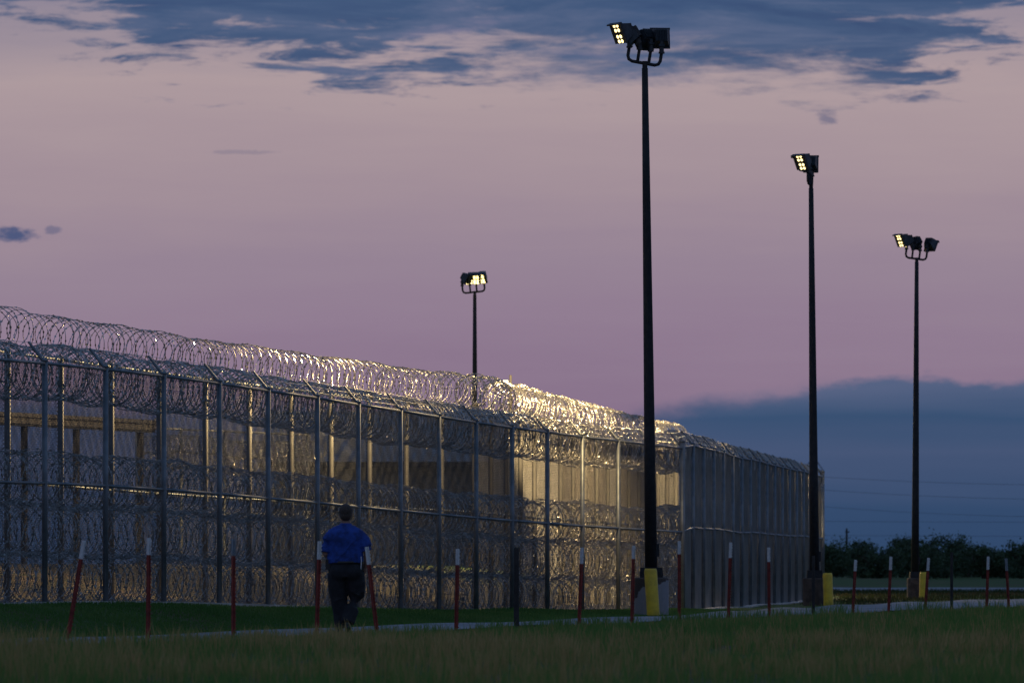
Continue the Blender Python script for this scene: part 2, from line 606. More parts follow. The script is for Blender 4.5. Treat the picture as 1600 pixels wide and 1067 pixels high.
def ribbon(name, left, right, material, lift, n_across=4, step=1.0, kind='structure'):
    """a sheet draped on the ground between two polylines"""
    def resample(P, m):
        P = np.asarray(P, float)
        d = np.concatenate([[0], np.cumsum(np.hypot(*np.diff(P, axis=0).T))])
        t = np.linspace(0, d[-1], m)
        return np.stack([np.interp(t, d, P[:, 0]), np.interp(t, d, P[:, 1])], 1)
    L = np.hypot(*np.diff(np.asarray(left, float), axis=0).T).sum()
    m = max(3, int(L / step))
    A, B = resample(left, m), resample(right, m)
    rows = []
    for q in np.linspace(0, 1, n_across + 1):
        P = A * (1 - q) + B * q
        rows.append(np.column_stack([P, ground_z(P[:, 0], P[:, 1]) + lift]))
    V = np.concatenate(rows)
    i, j = np.meshgrid(np.arange(m - 1), np.arange(n_across))
    a = (j * m + i).ravel()
    F = np.stack([a, a + m, a + m + 1, a + 1], 1)
    o = link(name, mesh_np(name, V, F, True), material)
    o['kind'] = kind
    return o


# perimeter road, far road, gravel between the fences, mow strip under the outer fence
road_near = [(-14.7, 40), (-9.0, 65), (-3.4, 90), (-1.25, 99), (2.95, 117), (5.6, 128), (8.9, 143), (13, 158), (21, 178), (34, 205)]
road_far = [(-17.4, 40), (-11.7, 65), (-6.0, 90), (-3.96, 99), (0.3, 117), (3.05, 127.3), (5.7, 146), (8.7, 166), (13.5, 190), (24, 222)]
ribbon('perimeter_road', road_near, road_far, 'asphalt', 0.03)
ribbon('far_road', [(9, 262), (16, 258), (26, 240), (40, 226), (70, 220)], [(9, 296), (18, 290), (30, 282), (46, 276), (80, 270)], 'asphalt', 0.035, 6, 2.0)
o1 = outer[:n_side1 + 17, :2]
nrm = np.array([tuple(N1)] * (n_side1 - 1) + [tuple(((N1 + N2) / 2).normalized())] + [tuple(N2)] * 17)
ribbon('gravel_strip', o1 + nrm * 0.1, o1 + nrm * 4.9, 'gravel', 0.03)
ribbon('compound_yard', o1 + nrm * 4.9, o1 + nrm * 40, 'yard', 0.02, 40, 2.0)


def slab_along(name, P, material, w_, h0, h1, label=None):
    """a low kerb-like slab following points (x,y,z)"""
    b = MB()
    for i in range(len(P) - 1):
        p, q = Vector(P[i]), Vector(P[i + 1])
        d = (q - p)
        n = Vector((-d.y, d.x, 0)).normalized() * (w_ / 2)
        vs_ = [p - n + Vector((0, 0, h0)), p + n + Vector((0, 0, h0)), q + n + Vector((0, 0, h0)), q - n + Vector((0, 0, h0)),
               p - n + Vector((0, 0, h1)), p + n + Vector((0, 0, h1)), q + n + Vector((0, 0, h1)), q - n + Vector((0, 0, h1))]
        b.add(vs_, [(3, 2, 1, 0), (4, 5, 6, 7), (0, 1, 5, 4), (1, 2, 6, 5), (2, 3, 7, 6), (3, 0, 4, 7)])
    return b.build(name, material)


strip = slab_along('concrete_strip', outer[:n_side1 + 17], 'strip', 0.45, -0.3, 0.05)
strip['kind'] = 'structure'


# ------------------------------------------------------------------ fences
def tube_mesh(a_, b_, r, n=8):
    return MB().tube([a_, b_], r, n).mesh('tube', True)


def chain_link(p, q, z0p, z0q, h, off, cell=0.068, r=0.0029, seg=0.36, drop=0.0):
    """one woven panel between two posts: two crossing families of diagonal wires"""
    W = math.hypot(q[0] - p[0], q[1] - p[1])
    lines = []
    for s in (1, -1):
        for c in np.arange(-h if s > 0 else 0, W if s > 0 else W + h, cell):
            # x = c + s*t, z = t
            t0 = max(0, (-c) * s if s > 0 else (c - W))
            t1 = min(h, (W - c) if s > 0 else c)
            if t1 - t0 > 0.02:
                lines.append((c + s * t0, t0, c + s * t1, t1, s))
    A, B = [], []
    S = []
    for x0, z0, x1, z1, s in lines:
        m = max(1, int(round((z1 - z0) / seg)))
        t = np.linspace(0, 1, m + 1)
        xs, zs_ = x0 + (x1 - x0) * t, z0 + (z1 - z0) * t
        A.append(np.column_stack([xs[:-1], zs_[:-1]]))
        B.append(np.column_stack([xs[1:], zs_[1:]]))
        S.append(np.full(m, s))
    A, B, S = np.concatenate(A), np.concatenate(B), np.concatenate(S)
    dx_, dy_ = (q[0] - p[0]) / W, (q[1] - p[1]) / W
    nx_, ny_ = -dy_, dx_

    def place(P, u, v):
        # u: across the wire in the panel plane, v: out of the panel plane
        x = P[:, 0] + u * (-S) * 0.7071
        z = P[:, 1] + u * 0.7071
        f = np.clip(P[:, 0] / W, 0, 1)
        zz_ = z0p + (z0q - z0p) * f + z
        o_ = off + v + S * 0.0016
        return np.column_stack([p[0] + dx_ * x + nx_ * o_, p[1] + dy_ * x + ny_ * o_, zz_])
    ring = [(r * math.cos(t), r * math.sin(t)) for t in (0.5, 0.5 + 2.0944, 0.5 + 4.1888)]
    Va = [place(A, u, v) for u, v in ring]
    Vb = [place(B, u, v) for u, v in ring]
    n = len(A)
    V = np.concatenate(Va + Vb)
    idx = np.arange(n)
    Fs = []
    for i in range(3):
        j = (i + 1) % 3
        Fs.append(np.stack([idx + i * n, idx + j * n, idx + (3 + j) * n, idx + (3 + i) * n], 1))
    return mesh_np('mesh_panel', V, np.concatenate(Fs))


def make_fence(P, h, corners, mids, post_r, arms, off, inward, label, bright_from=0, rail_r=0.026):
    root = empty('chain_link_fence', tuple(P[0]))
    root['label'] = label
    root['category'] = 'fence'
    org = Vector(P[0])
    pm = MB().tube([(0, 0, -0.3), (0, 0, h)], post_r, 12).lathe([(post_r * 1.15, h), (post_r * 1.1, h + 0.03), (0.01, h + 0.055)], 12).mesh('post', True)
    cm = MB().tube([(0, 0, -0.3), (0, 0, h + 0.1)], post_r * 1.45, 14).lathe([(post_r * 1.6, h + 0.1), (post_r * 1.5, h + 0.14), (0.01, h + 0.17)], 14).mesh('corner_post', True)
    for i, p in enumerate(P):
        c = i in corners
        dull = bright_from == n_in1 - 1 and i > bright_from and not c  # receding inner posts get the colour with shade painted in
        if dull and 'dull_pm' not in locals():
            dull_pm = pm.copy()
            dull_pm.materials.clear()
        link('corner_post' if c else 'post', cm if c else (dull_pm if dull else pm), 'galv_unlit' if dull else ('galv_inner' if bright_from == n_in1 - 1 else 'galv'), root, Vector(p) - org)
    for i in range(len(P) - 1):
        p, q = Vector(P[i]), Vector(P[i + 1])
        for j, zh in enumerate([h - 0.03] + mids):
            a_, b_ = p + Vector((0, 0, zh)) - org, q + Vector((0, 0, zh)) - org
            link('top_rail' if j == 0 else 'middle_rail', tube_mesh(a_, b_, rail_r), 'galv', root)
        me = chain_link(p - org, q - org, p.z - org.z + 0.03, q.z - org.z + 0.03, h - 0.05, off)
        link('mesh_panel', me, 'wire' if i < bright_from else ('wire_dim' if bright_from == n_in1 - 1 and (i - bright_from) in (6, 7, 8, 9, 11, 12, 13, 14) else 'wire_lit'), root)  # lit and dim patches painted panel by panel through the wire colour
    # tension band clamps would be too small to see; arms carry barbed strands
    if arms:
        tips = []
        for i, p in enumerate(P):
            nv = Vector((inward[i][0], inward[i][1], 0))
            a_ = Vector(p) + Vector((0, 0, h - 0.02)) - org
            b_ = a_ + nv * arms[0] + Vector((0, 0, arms[1]))
            t_ = (b_ - a_)
            link('barb_arm', MB().tube([a_, a_ + t_ * 0.5, b_], [0.042, 0.036, 0.026], 6, flat=(1.0, 0.7)).mesh('barb_arm'), 'galv', root)
            tips.append((a_, b_))
        for fr in (0.33, 0.66, 0.98):
            b = MB()
            for i in range(len(tips) - 1):
                s0 = tips[i][0].lerp(tips[i][1], fr)
                s1 = tips[i + 1][0].lerp(tips[i + 1][1], fr)
                b.tube([s0, s0.lerp(s1, 0.5) - Vector((0, 0, 0.012)), s1], 0.0042, 3, False)
            b.build('barbed_strand', 'razor', root)
    return root


inw_o = [tuple(N1)] * (n_side1 - 1) + [tuple(((N1 + N2) / 2).normalized())] + [tuple(N2)] * 16 + [(-0.8, -0.6)] + [(-0.5, -0.87)] * 3
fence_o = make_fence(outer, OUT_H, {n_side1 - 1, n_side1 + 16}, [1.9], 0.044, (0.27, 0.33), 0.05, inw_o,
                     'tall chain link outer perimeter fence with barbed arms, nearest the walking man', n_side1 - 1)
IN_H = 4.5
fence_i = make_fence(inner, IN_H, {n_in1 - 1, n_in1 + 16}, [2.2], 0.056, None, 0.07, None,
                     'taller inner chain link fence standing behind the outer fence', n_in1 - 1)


# ------------------------------------------------------------------ razor wire
def razor_coil(path, rad, pitch, seed, wire=0.0070, wob=0.05, amp=0.55, nper=26, barb=(0.034, 0.019), squash=1.0, waves=2.5):
    rng = np.random.default_rng(seed)
    P = np.asarray(path, float)
    d = np.concatenate([[0], np.cumsum(np.linalg.norm(np.diff(P, axis=0), axis=1))])
    L = d[-1]
    if callable(pitch):
        s, lst = 0.0, [0.0]
        while s < L:
            s += pitch(s / L)
            lst.append(s)
        sl = np.array(lst)
    else:
        sl = np.arange(0, L, pitch)
    # clumping: coils never stretch evenly
    nL = len(sl)
    k = np.arange(nL)
    ph = rng.uniform(0, 6.28, 5)
    loc_p = np.gradient(sl)
    sl = sl + loc_p * (0.9 * np.sin(k * 0.23 + ph[0]) + 0.5 * np.sin(k * 0.61 + ph[1]) + rng.normal(0, 0.16, nL))
    th = np.linspace(0, 2 * math.pi * (nL - 1), (nL - 1) * nper + 1)
    li = th / (2 * math.pi)
    s = np.interp(li, k, sl)
    s = s + np.interp(li, k, loc_p) * amp * np.sin(waves * th)
    s = np.clip(s, 0, L)
    r = rad * (1 + wob * np.interp(li, k, rng.normal(0, 1, nL)) + 0.02 * np.sin(li * 0.37 + ph[2]))
    sag = 0.026 * rad / 0.4 * (np.sin(s * 2.1 + ph[3]) + np.sin(s * 0.83 + ph[4])) * 0.7
    lat = np.interp(li, k, rng.normal(0, 0.02, nL))
    c = np.stack([np.interp(s, d, P[:, i]) for i in range(3)], 1)
    c2 = np.stack([np.interp(np.minimum(s + 0.2, L), d, P[:, i]) for i in range(3)], 1)
    c1 = np.stack([np.interp(np.maximum(s - 0.2, 0), d, P[:, i]) for i in range(3)], 1)
    ax = c2 - c1
    ax[:, 2] = 0
    ax /= np.linalg.norm(ax, axis=1)[:, None]
    u = np.stack([-ax[:, 1], ax[:, 0], np.zeros(len(ax))], 1)
    v = np.array([0, 0, 1.0])[None, :]
    # each loop leans a little its own way
    lean = np.interp(li, k, rng.normal(0, 0.10, nL))
    cs, sn = np.cos(th)[:, None], np.sin(th)[:, None]
    n = u * cs + v * sn
    Q = c + n * r[:, None] * np.array([1, 1, squash])[None, :] + v * sag[:, None] + u * lat[:, None] + ax * (lean * r)[:, None] * sn
    t = np.gradient(Q, axis=0)
    t /= np.linalg.norm(t, axis=1)[:, None] + 1e-9
    b = np.cross(t, n)
    b /= np.linalg.norm(b, axis=1)[:, None] + 1e-9
    m = len(Q)
    rings = [Q + (n * math.cos(a_) + b * math.sin(a_)) * wire for a_ in (0.3, 0.3 + 2.0944, 0.3 + 4.1888)]
    i = np.arange(m - 1)
    Fs = []
    for a_ in range(3):
        e = (a_ + 1) % 3
        Fs.append(np.stack([i + a_ * m, i + e * m, i + 1 + e * m, i + 1 + a_ * m], 1))
    V = np.concatenate(rings)
    # barbs: small flat rhombs along the tape
    tw = rng.uniform(0, math.pi, m)
    w_ = n * np.cos(tw)[:, None] + b * np.sin(tw)[:, None]
    B = np.stack([Q - t * barb[0], Q + w_ * barb[1], Q + t * barb[0], Q - w_ * barb[1]], 1).reshape(-1, 3)
    o_ = len(V)
    Fb = (np.arange(m) * 4)[:, None] + np.arange(4)[None, :] + o_
    return mesh_np('razor_wire', np.concatenate([V, B]), np.concatenate(Fs + [Fb]))


def offset_path(P, inward, off, h):
    return [(p[0] + n[0] * off, p[1] + n[1] * off, p[2] + h) for p, n in zip(P, inward)]


inw_i = [tuple(N1)] * (n_in1 - 1) + [tuple(((N1 + N2) / 2).normalized())] + [tuple(N2)] * 17 + [(-0.5, -0.87)] * 2


def coil(path, label, group, **kw):
    me = razor_coil(path, **kw)
    o_ = link('razor_wire_coil', me, 'razor')
    return tag(o_, label, 'razor wire', group)


GR = 'coils of razor wire on the fences'
coil(offset_path(outer[:n_side1 + 17], inw_o, 0.50, OUT_H - 0.14), 'dense razor wire coil slung along the top of the outer fence', GR,
     rad=0.43, pitch=lambda f: 0.125 if f < 0.36 else (0.17 if f < 0.5 else 0.14), seed=3, amp=0.7)
in_top = [(p[0], p[1], p[2] + IN_H + 0.36) for p in inner]
coil(in_top[:n_in1], 'open razor wire coil along the inner fence top, highest against the sky', GR,
     rad=0.375, pitch=lambda f: 0.30 if f < 0.4 else (0.25 if f < 0.7 else 0.22), seed=5, amp=0.3, wob=0.025)
coil(in_top[n_in1 - 1:-2], 'tightly bunched razor wire coil on the receding part of the inner fence top', GR,
     rad=0.42, pitch=0.20, seed=6, amp=0.4)
for j, (off, hh, rr, lab) in enumerate([(0.62, 0.40, 0.42, 'lowest coil of the razor wire stack lying on the ground inside the outer fence'),
                                        (0.58, 1.18, 0.42, 'middle coil of the razor wire stack inside the outer fence'),
                                        (0.55, 1.98, 0.43, 'uppermost coil of the low razor wire stack inside the outer fence')]):
    coil(offset_path(outer[:n_side1 + 6], inw_o, off, hh), lab, GR, rad=rr, pitch=lambda f: 0.165, seed=20 + j, amp=0.6, wob=0.06)

# ------------------------------------------------------------------ floodlight masts
def floodlight_mesh():
    b = MB()
    b.box((0, 0.205, 0.24), (0.42, 0.05, 0.46))                      # front frame
    b.box((0, 0.236, 0.455), (0.44, 0.10, 0.03))                     # visor lip
    # housing tapering to the back
    f = [(-0.19, 0.18, 0.04), (0.19, 0.18, 0.04), (0.19, 0.18, 0.44), (-0.19, 0.18, 0.44)]
    r = [(-0.13, -0.06, 0.10), (0.13, -0.06, 0.10), (0.13, -0.06, 0.36), (-0.13, -0.06, 0.36)]
    b.add(f + r, [(0, 1, 2, 3), (7, 6, 5, 4), (0, 4, 5, 1), (1, 5, 6, 2), (2, 6, 7, 3), (3, 7, 4, 0)])
    for i in range(7):                                               # cooling fins
        b.box((-0.105 + 0.035 * i, -0.085, 0.23), (0.008, 0.055, 0.24))
    return b.mesh('floodlight')


def bracket_mesh():
    b = MB()
    b.box((0, 0.02, 0.02), (0.07, 0.10, 0.16))
    b.tube([(-0.06, 0, 0), (0.06, 0, 0)], 0.045, 10)
    b.tube([(0, 0, -0.13), (0, 0, -0.02)], 0.048, 10)
    b.tube([(0, 0, -0.155), (0, 0, -0.115)], 0.062, 10)
    return b.mesh('bracket')


FLOOD, BRACK = floodlight_mesh(), bracket_mesh()
LED = MB().lathe([(0.040, 0.0), (0.040, 0.006), (0.026, 0.012)], 10).mesh('led')
LED_HOT = MB().lathe([(0.052, 0.0), (0.052, 0.006), (0.034, 0.014)], 10).mesh('led')
LED.materials.append(M['led'])
LED_HOT.materials.append(M['led_hot'])


def mast(x, y, height, label, lean, bar_yaw, bar_tilt, lamps, base_mat, base_r, base_h, base_label, hw=0.34):
    gz = float(ground_z(x, y))
    root = empty('floodlight_mast', (x, y, gz))
    tag(root, label, 'light pole', 'floodlight masts around the compound')
    # square-shouldered round footing
    cb = MB().lathe([(base_r, -0.4), (base_r, base_h - 0.03), (base_r - 0.03, base_h)], 28).build('concrete_base', base_mat, root)
    cb['label'] = base_label
    pl = MB().box((0, 0, base_h + 0.02), (base_r * 1.3, base_r * 1.3, 0.04))
    for sx in (-1, 1):
        for sy in (-1, 1):
            pl.tube([(sx * base_r * 0.5, sy * base_r * 0.5, base_h + 0.03), (sx * base_r * 0.5, sy * base_r * 0.5, base_h + 0.12)], 0.022, 6)
    pl.build('base_plate', 'dark', root)
    MB().box((0, 0, base_h + 0.12), (min(0.50, base_r * 1.35), 0.36, 0.16), taper=0.92).build('bolt_cover', 'dark', root)
    top = Vector((lean, 0, height))
    bot = Vector((0, 0, base_h + 0.04))
    pts = [bot.lerp(top, t) for t in (0, 0.25, 0.5, 0.75, 1)]
    MB().tube(pts, [0.128, 0.112, 0.096, 0.080, 0.062], 16).build('pole', 'dark', root, True)
    MB().box((0.125, -0.02, base_h + 0.55), (0.07, 0.10, 0.26)).build('hand_hole_cover', 'dark', root)
    MB().tube([top - Vector((0, 0, 0.02)), top + Vector((0, 0, 0.14))], 0.052, 10).build('tenon', 'dark', root)
    # crossbar with upturned ends
    Rb = Matrix.Rotation(bar_yaw, 3, 'Z') @ Matrix.Rotation(bar_tilt, 3, 'Y')
    tc_ = top + Vector((-0.03, 0, 0.10))
    prof = [(-hw, 0.26), (-hw, 0.10), (-hw + 0.03, 0.03), (-hw + 0.10, 0), (hw - 0.10, 0), (hw - 0.03, 0.03), (hw, 0.10), (hw, 0.26)]
    MB().tube([tc_ + Rb @ Vector((a_, 0, b_)) for a_, b_ in prof], 0.034, 10, up=(0, 1, 0)).build('crossbar', 'dark', root, True)
    for k, fx in enumerate((-hw, -0.125, 0.11, hw)):
        p0 = tc_ + Rb @ Vector((fx, 0, 0))
        p1 = tc_ + Rb @ Vector((fx, 0, 0.28))
        if k in (1, 2):
            MB().tube([p0, p1], 0.032, 10).build('stub', 'dark', root)
        yaw, tilt, power, hot, cone = lamps[k][:5]
        edge_ = lamps[k][5] if len(lamps[k]) > 5 else 0.7
        fl = link('floodlight', FLOOD, 'lampbody', root, p1 + Vector((0, 0, 0.13)))
        fl.rotation_euler = (-tilt, 0, yaw)
        fl.scale = (0.94, 0.94, 0.94)
        br = link('bracket', BRACK, 'lampbody', root, p1 + Vector((0, 0, 0.13)))
        br.rotation_euler = (0, 0, yaw)
        for cz_ in (0.358, 0.112):
            for ox in (-0.056, 0.056):
                for oz in (-0.053, 0.053):
                    le = bpy.data.objects.new('led', LED_HOT if hot else LED)
                    C.objects.link(le)
                    le.parent = fl
                    le.location = (ox - 0.02, 0.231, cz_ + oz)
                    le.rotation_euler = (R(-90), 0, 0)
        if power:
            ld = bpy.data.lights.new('flood_beam', 'SPOT')
            ld.energy = power
            ld.color = (1.0, 0.69, 0.31)
            ld.spot_size = R(cone)
            ld.spot_blend = edge_
            ld.shadow_soft_size = 0.12
            lo = bpy.data.objects.new('flood_beam', ld)
            C.objects.link(lo)
            lo.parent = root
            m = Matrix.Rotation(yaw, 3, 'Z') @ Matrix.Rotation(-tilt, 3, 'X')
            lo.location = fl.location + m @ Vector((0, 0.42, 0.24))
            lo.rotation_euler = (m @ Matrix.Rotation(R(90), 3, 'X')).to_euler()
    return root


KW = 4200.0
mast(2.82, 129.6, 11.10, 'tall dark floodlight mast on a peeling concrete footing at the fence corner', -0.13, R(12), R(9),
     [(R(124), R(23), 6.5 * KW, False, 74), (R(82), R(30), 5.0 * KW, False, 76), (R(36), R(37), 3.2 * KW, False, 74), (R(6), R(13), 64.0 * KW, False, 17, 0.5)],
     'pedestal', 0.355, 0.80, 'bare grey concrete footing with peeling brown paint')
mast(7.80, 165.0, 10.75, 'dark floodlight mast whose crossbar is seen end on, second from the corner', -0.09, R(78), R(5),
     [(R(136), R(27), 1.2 * KW, False, 80), (R(66), R(26), 4.0 * KW, False, 84), (R(-3.6), R(15.5), 26 * KW, False, 7.5, 0.4), (R(9), R(14), 36.0 * KW, False, 15, 0.5)],
     'brownbase', 0.30, 0.72, 'brown painted concrete footing')
mast(12.85, 204.0, 10.72, 'dark floodlight mast farthest right, standing alone beside the road', 0.05, R(10), R(7),
     [(R(126), R(24), 1.2 * KW, False, 66), (R(86), R(24), 3.0 * KW, False, 70), (R(50), R(32), 0.8 * KW, False, 80), (R(-30), R(38), 0.08 * KW, False, 90)],
     'brownbase', 0.26, 0.66, 'dark brown painted concrete footing')
mast(-1.35, 232.0, 9.85, 'floodlight mast inside the compound with its glaring lamps turned to the viewer', 0.0, R(0), R(-6),
     [(R(-118), R(30), 0.5 * KW, False, 90), (R(-152), R(34), 1.5 * KW, False, 90), (R(176), R(40), 7 * KW, True, 80), (R(160), R(40), 4 * KW, True, 80)],
     'brownbase', 0.36, 0.7, 'brown painted concrete footing', 0.40)


# ------------------------------------------------------------------ yellow bollards
def bollard(x, y, h, r, lean, label):
    gz = float(ground_z(x, y))
    b = MB()
    prof = [(0, 0, -0.3), (lean * 0.0, 0, 0), (lean * h, 0, h - 0.05), (lean * h, 0, h)]
    b.tube(prof, [r, r, r, r * 0.86], 20)
    o_ = b.build('bollard', 'yellow', None, False, (x, y, gz))
    for p in o_.data.polygons:
        p.use_smooth = len(p.vertices) == 4
    tag(o_, label, 'bollard', 'yellow bollards guarding the masts')


bollard(2.84, 128.5, 0.98, 0.13, -0.06, 'yellow bollard leaning in front of the peeling concrete footing')
bollard(8.12, 164.2, 0.84, 0.125, -0.03, 'yellow bollard right of the mast seen end on')
bollard(13.02, 202.8, 0.86, 0.12, 0.02, 'yellow bollard beside the mast farthest right')


# ------------------------------------------------------------------ steel T posts and dark posts along the road
def t_post_meshes(h):
    def prof(z0, z1):
        b = MB()
        b.box((0, 0.018, (z0 + z1) / 2), (0.058, 0.012, z1 - z0))
        b.box((0, -0.012, (z0 + z1) / 2), (0.012, 0.047, z1 - z0))
        z = z0 + 0.03
        while z < z1 - 0.02:
            b.box((0, 0.029, z), (0.03, 0.014, 0.018))
            b.box((0.034, 0.018, z), (0.012, 0.014, 0.018))
            z += 0.054
        return b
    cap = random.uniform(0.23, 0.31)
    return prof(-0.3, h - cap).mesh('shaft'), prof(h - cap + 0.002, h).mesh('painted_top')


TP = [(129, 842, 105, 985, 'w', 'white topped rust red steel post leaning right, at far left'),
      (232, 840, 231, 978, 'w', 'upright white topped red steel post left of the lawn centre'),
      (364, 842, 364, 995, 'g', 'red steel post with a faded grey top, left of the walking man'),
      (498, 845, 494, 987, 'w', 'white topped red steel post at the walking man\'s left elbow'),
      (573, 853, 589, 987, 'w', 'white topped red steel post tilted against the walking man\'s right arm'),
      (715.5, 857, 713, 988, 'w', 'white topped red steel post just right of the walking man'),
      (911, 855, 905, 990, 'w', 'white topped red steel post right of the bare dark post'),
      (990, 852, 987, 976, 'w', 'white topped red steel post left of the leaning yellow bollard'),
      (1061, 845, 1061, 970, 'w', 'white topped red steel post in front of the fence corner post'),
      (1142, 847, 1138, 970, 'w', 'taller white topped red post before the receding fence, nearer the corner'),
      (1201, 855, 1202, 970, 'w', 'white topped red post before the receding fence, farther from the corner'),
      (1337, 874, 1332, 970, 'w', 'white topped red post right of the end-on mast, before the grass island'),
      (1392, 869, 1388, 962, 'w', 'white topped red post left of the farthest right mast'),
      (1451, 871, 1445, 962, 'w', 'white topped red post touching the yellow bollard of the farthest right mast'),
      (1544, 869, 1541, 956, 'w', 'white topped red post right of the dark post near the road bend'),
      (1572, 872, 1577, 956, 'g', 'slim post with a dull grey top at far right, leaning left'),
      (807, 855, 807, 988, 'd', 'thick bare dark post standing at the road edge mid picture'),
      (1271, 868, 1271, 972, 'd', 'thin dark post in front of the end-on mast footing'),
      (1488, 862, 1487, 960, 'd', 'bare dark post by the road between two white topped posts')]
TPX = [117, 364, 574, 715, 905, 1061, 1334, 1575]
TPY = [87, 90.3, 93.2, 98, 108, 117, 132, 143]
M['tgrey'] = mat('dull_grey_paint', (0.22, 0.25, 0.27, 1), 0.7, 0, 0.2, 10)
for (tx, ty, bx, by, kind, lab) in TP:
    Y = float(np.interp(bx, TPX, TPY))
    X = (bx - 800) / 1e4 * Y
    gz = float(ground_z(X, Y))
    ztop = 1 + (880 - ty) * Y / 1e4
    h = ztop - gz
    tilt = math.atan2((tx - bx), (by - ty))
    if kind == 'd':
        r = 0.043 if tx < 1000 else 0.033
        b = MB().tube([(0, 0, -0.3), (0, 0, h * 0.5), (0, 0, h - 0.02), (0, 0, h)], [r * 1.05, r, r * 0.97, r * 0.8], 9)
        o_ = b.build('fence_post', 'tdark', None, False, (X, Y, gz))
        tag(o_, lab, 'post', 'posts along the road')
        continue
    root = empty('steel_post', (X, Y, gz))
    tag(root, lab, 'post', 'posts along the road')
    sm, cm = t_post_meshes(h)
    link('shaft', sm, 'tred', root)
    link('painted_top', cm, 'twhite' if kind == 'w' else 'tgrey', root)
    root.rotation_euler = (random.uniform(-0.02, 0.02), tilt, random.uniform(-0.3, 0.3))


# ------------------------------------------------------------------ the walking man
def remeshed(mb, name, voxel, smooth_it=6, factor=0.5):
    me = mb.mesh(name)
    tmp = bpy.data.objects.new('tmp', me)
    C.objects.link(tmp)
    r = tmp.modifiers.new('r', 'REMESH')
    r.mode = 'VOXEL'
    r.voxel_size = voxel
    s = tmp.modifiers.new('s', 'SMOOTH')
    s.iterations = smooth_it
    s.factor = factor
    dg = bpy.context.evaluated_depsgraph_get()
    dg.update()
    out = bpy.data.meshes.new_from_object(tmp.evaluated_get(dg))
    bpy.data.objects.remove(tmp)
    out.name = name
    out.polygons.foreach_set('use_smooth', np.ones(len(out.polygons), dtype=bool))
    return out


def hand(b, wrist, d, n, s):
    """palm, four unequal curled fingers and a side thumb; d along the hand, n palm normal, s towards the thumb"""
    d, n, s = Vector(d).normalized(), Vector(n).normalized(), Vector(s).normalized()
    w0 = Vector(wrist)
    for k in range(5):
        q = w0 + d * (0.015 + 0.018 * k)
        b.ell(q, (0.036, 0.036, 0.036), 8, 6) if k == 0 else None
    rot = Matrix((s, n, d)).transposed()
    b.ell(w0 + d * 0.05, (0.042, 0.019, 0.056), 10, 8, rot)
    for i, ln in enumerate((0.072, 0.082, 0.076, 0.060)):
        base = w0 + d * 0.092 + s * (0.030 - 0.0205 * i)
        k1 = base + (d * 0.9 + n * 0.35) * ln * 0.42
        k2 = k1 + (d * 0.55 + n * 0.8) * ln * 0.33
        k3 = k2 + (d * 0.1 + n * 0.95) * ln * 0.25
        b.tube([base - d * 0.03, base, k1, k2, k3], [0.0105, 0.0105, 0.0095, 0.009, 0.0075], 7)
    tb = w0 + d * 0.03 + s * 0.034
    b.tube([tb - s * 0.02, tb, tb + (s * 0.6 + d * 0.8) * 0.035, tb + (s * 0.25 + d + n * 0.4) * 0.062], [0.014, 0.0135, 0.012, 0.009], 7)


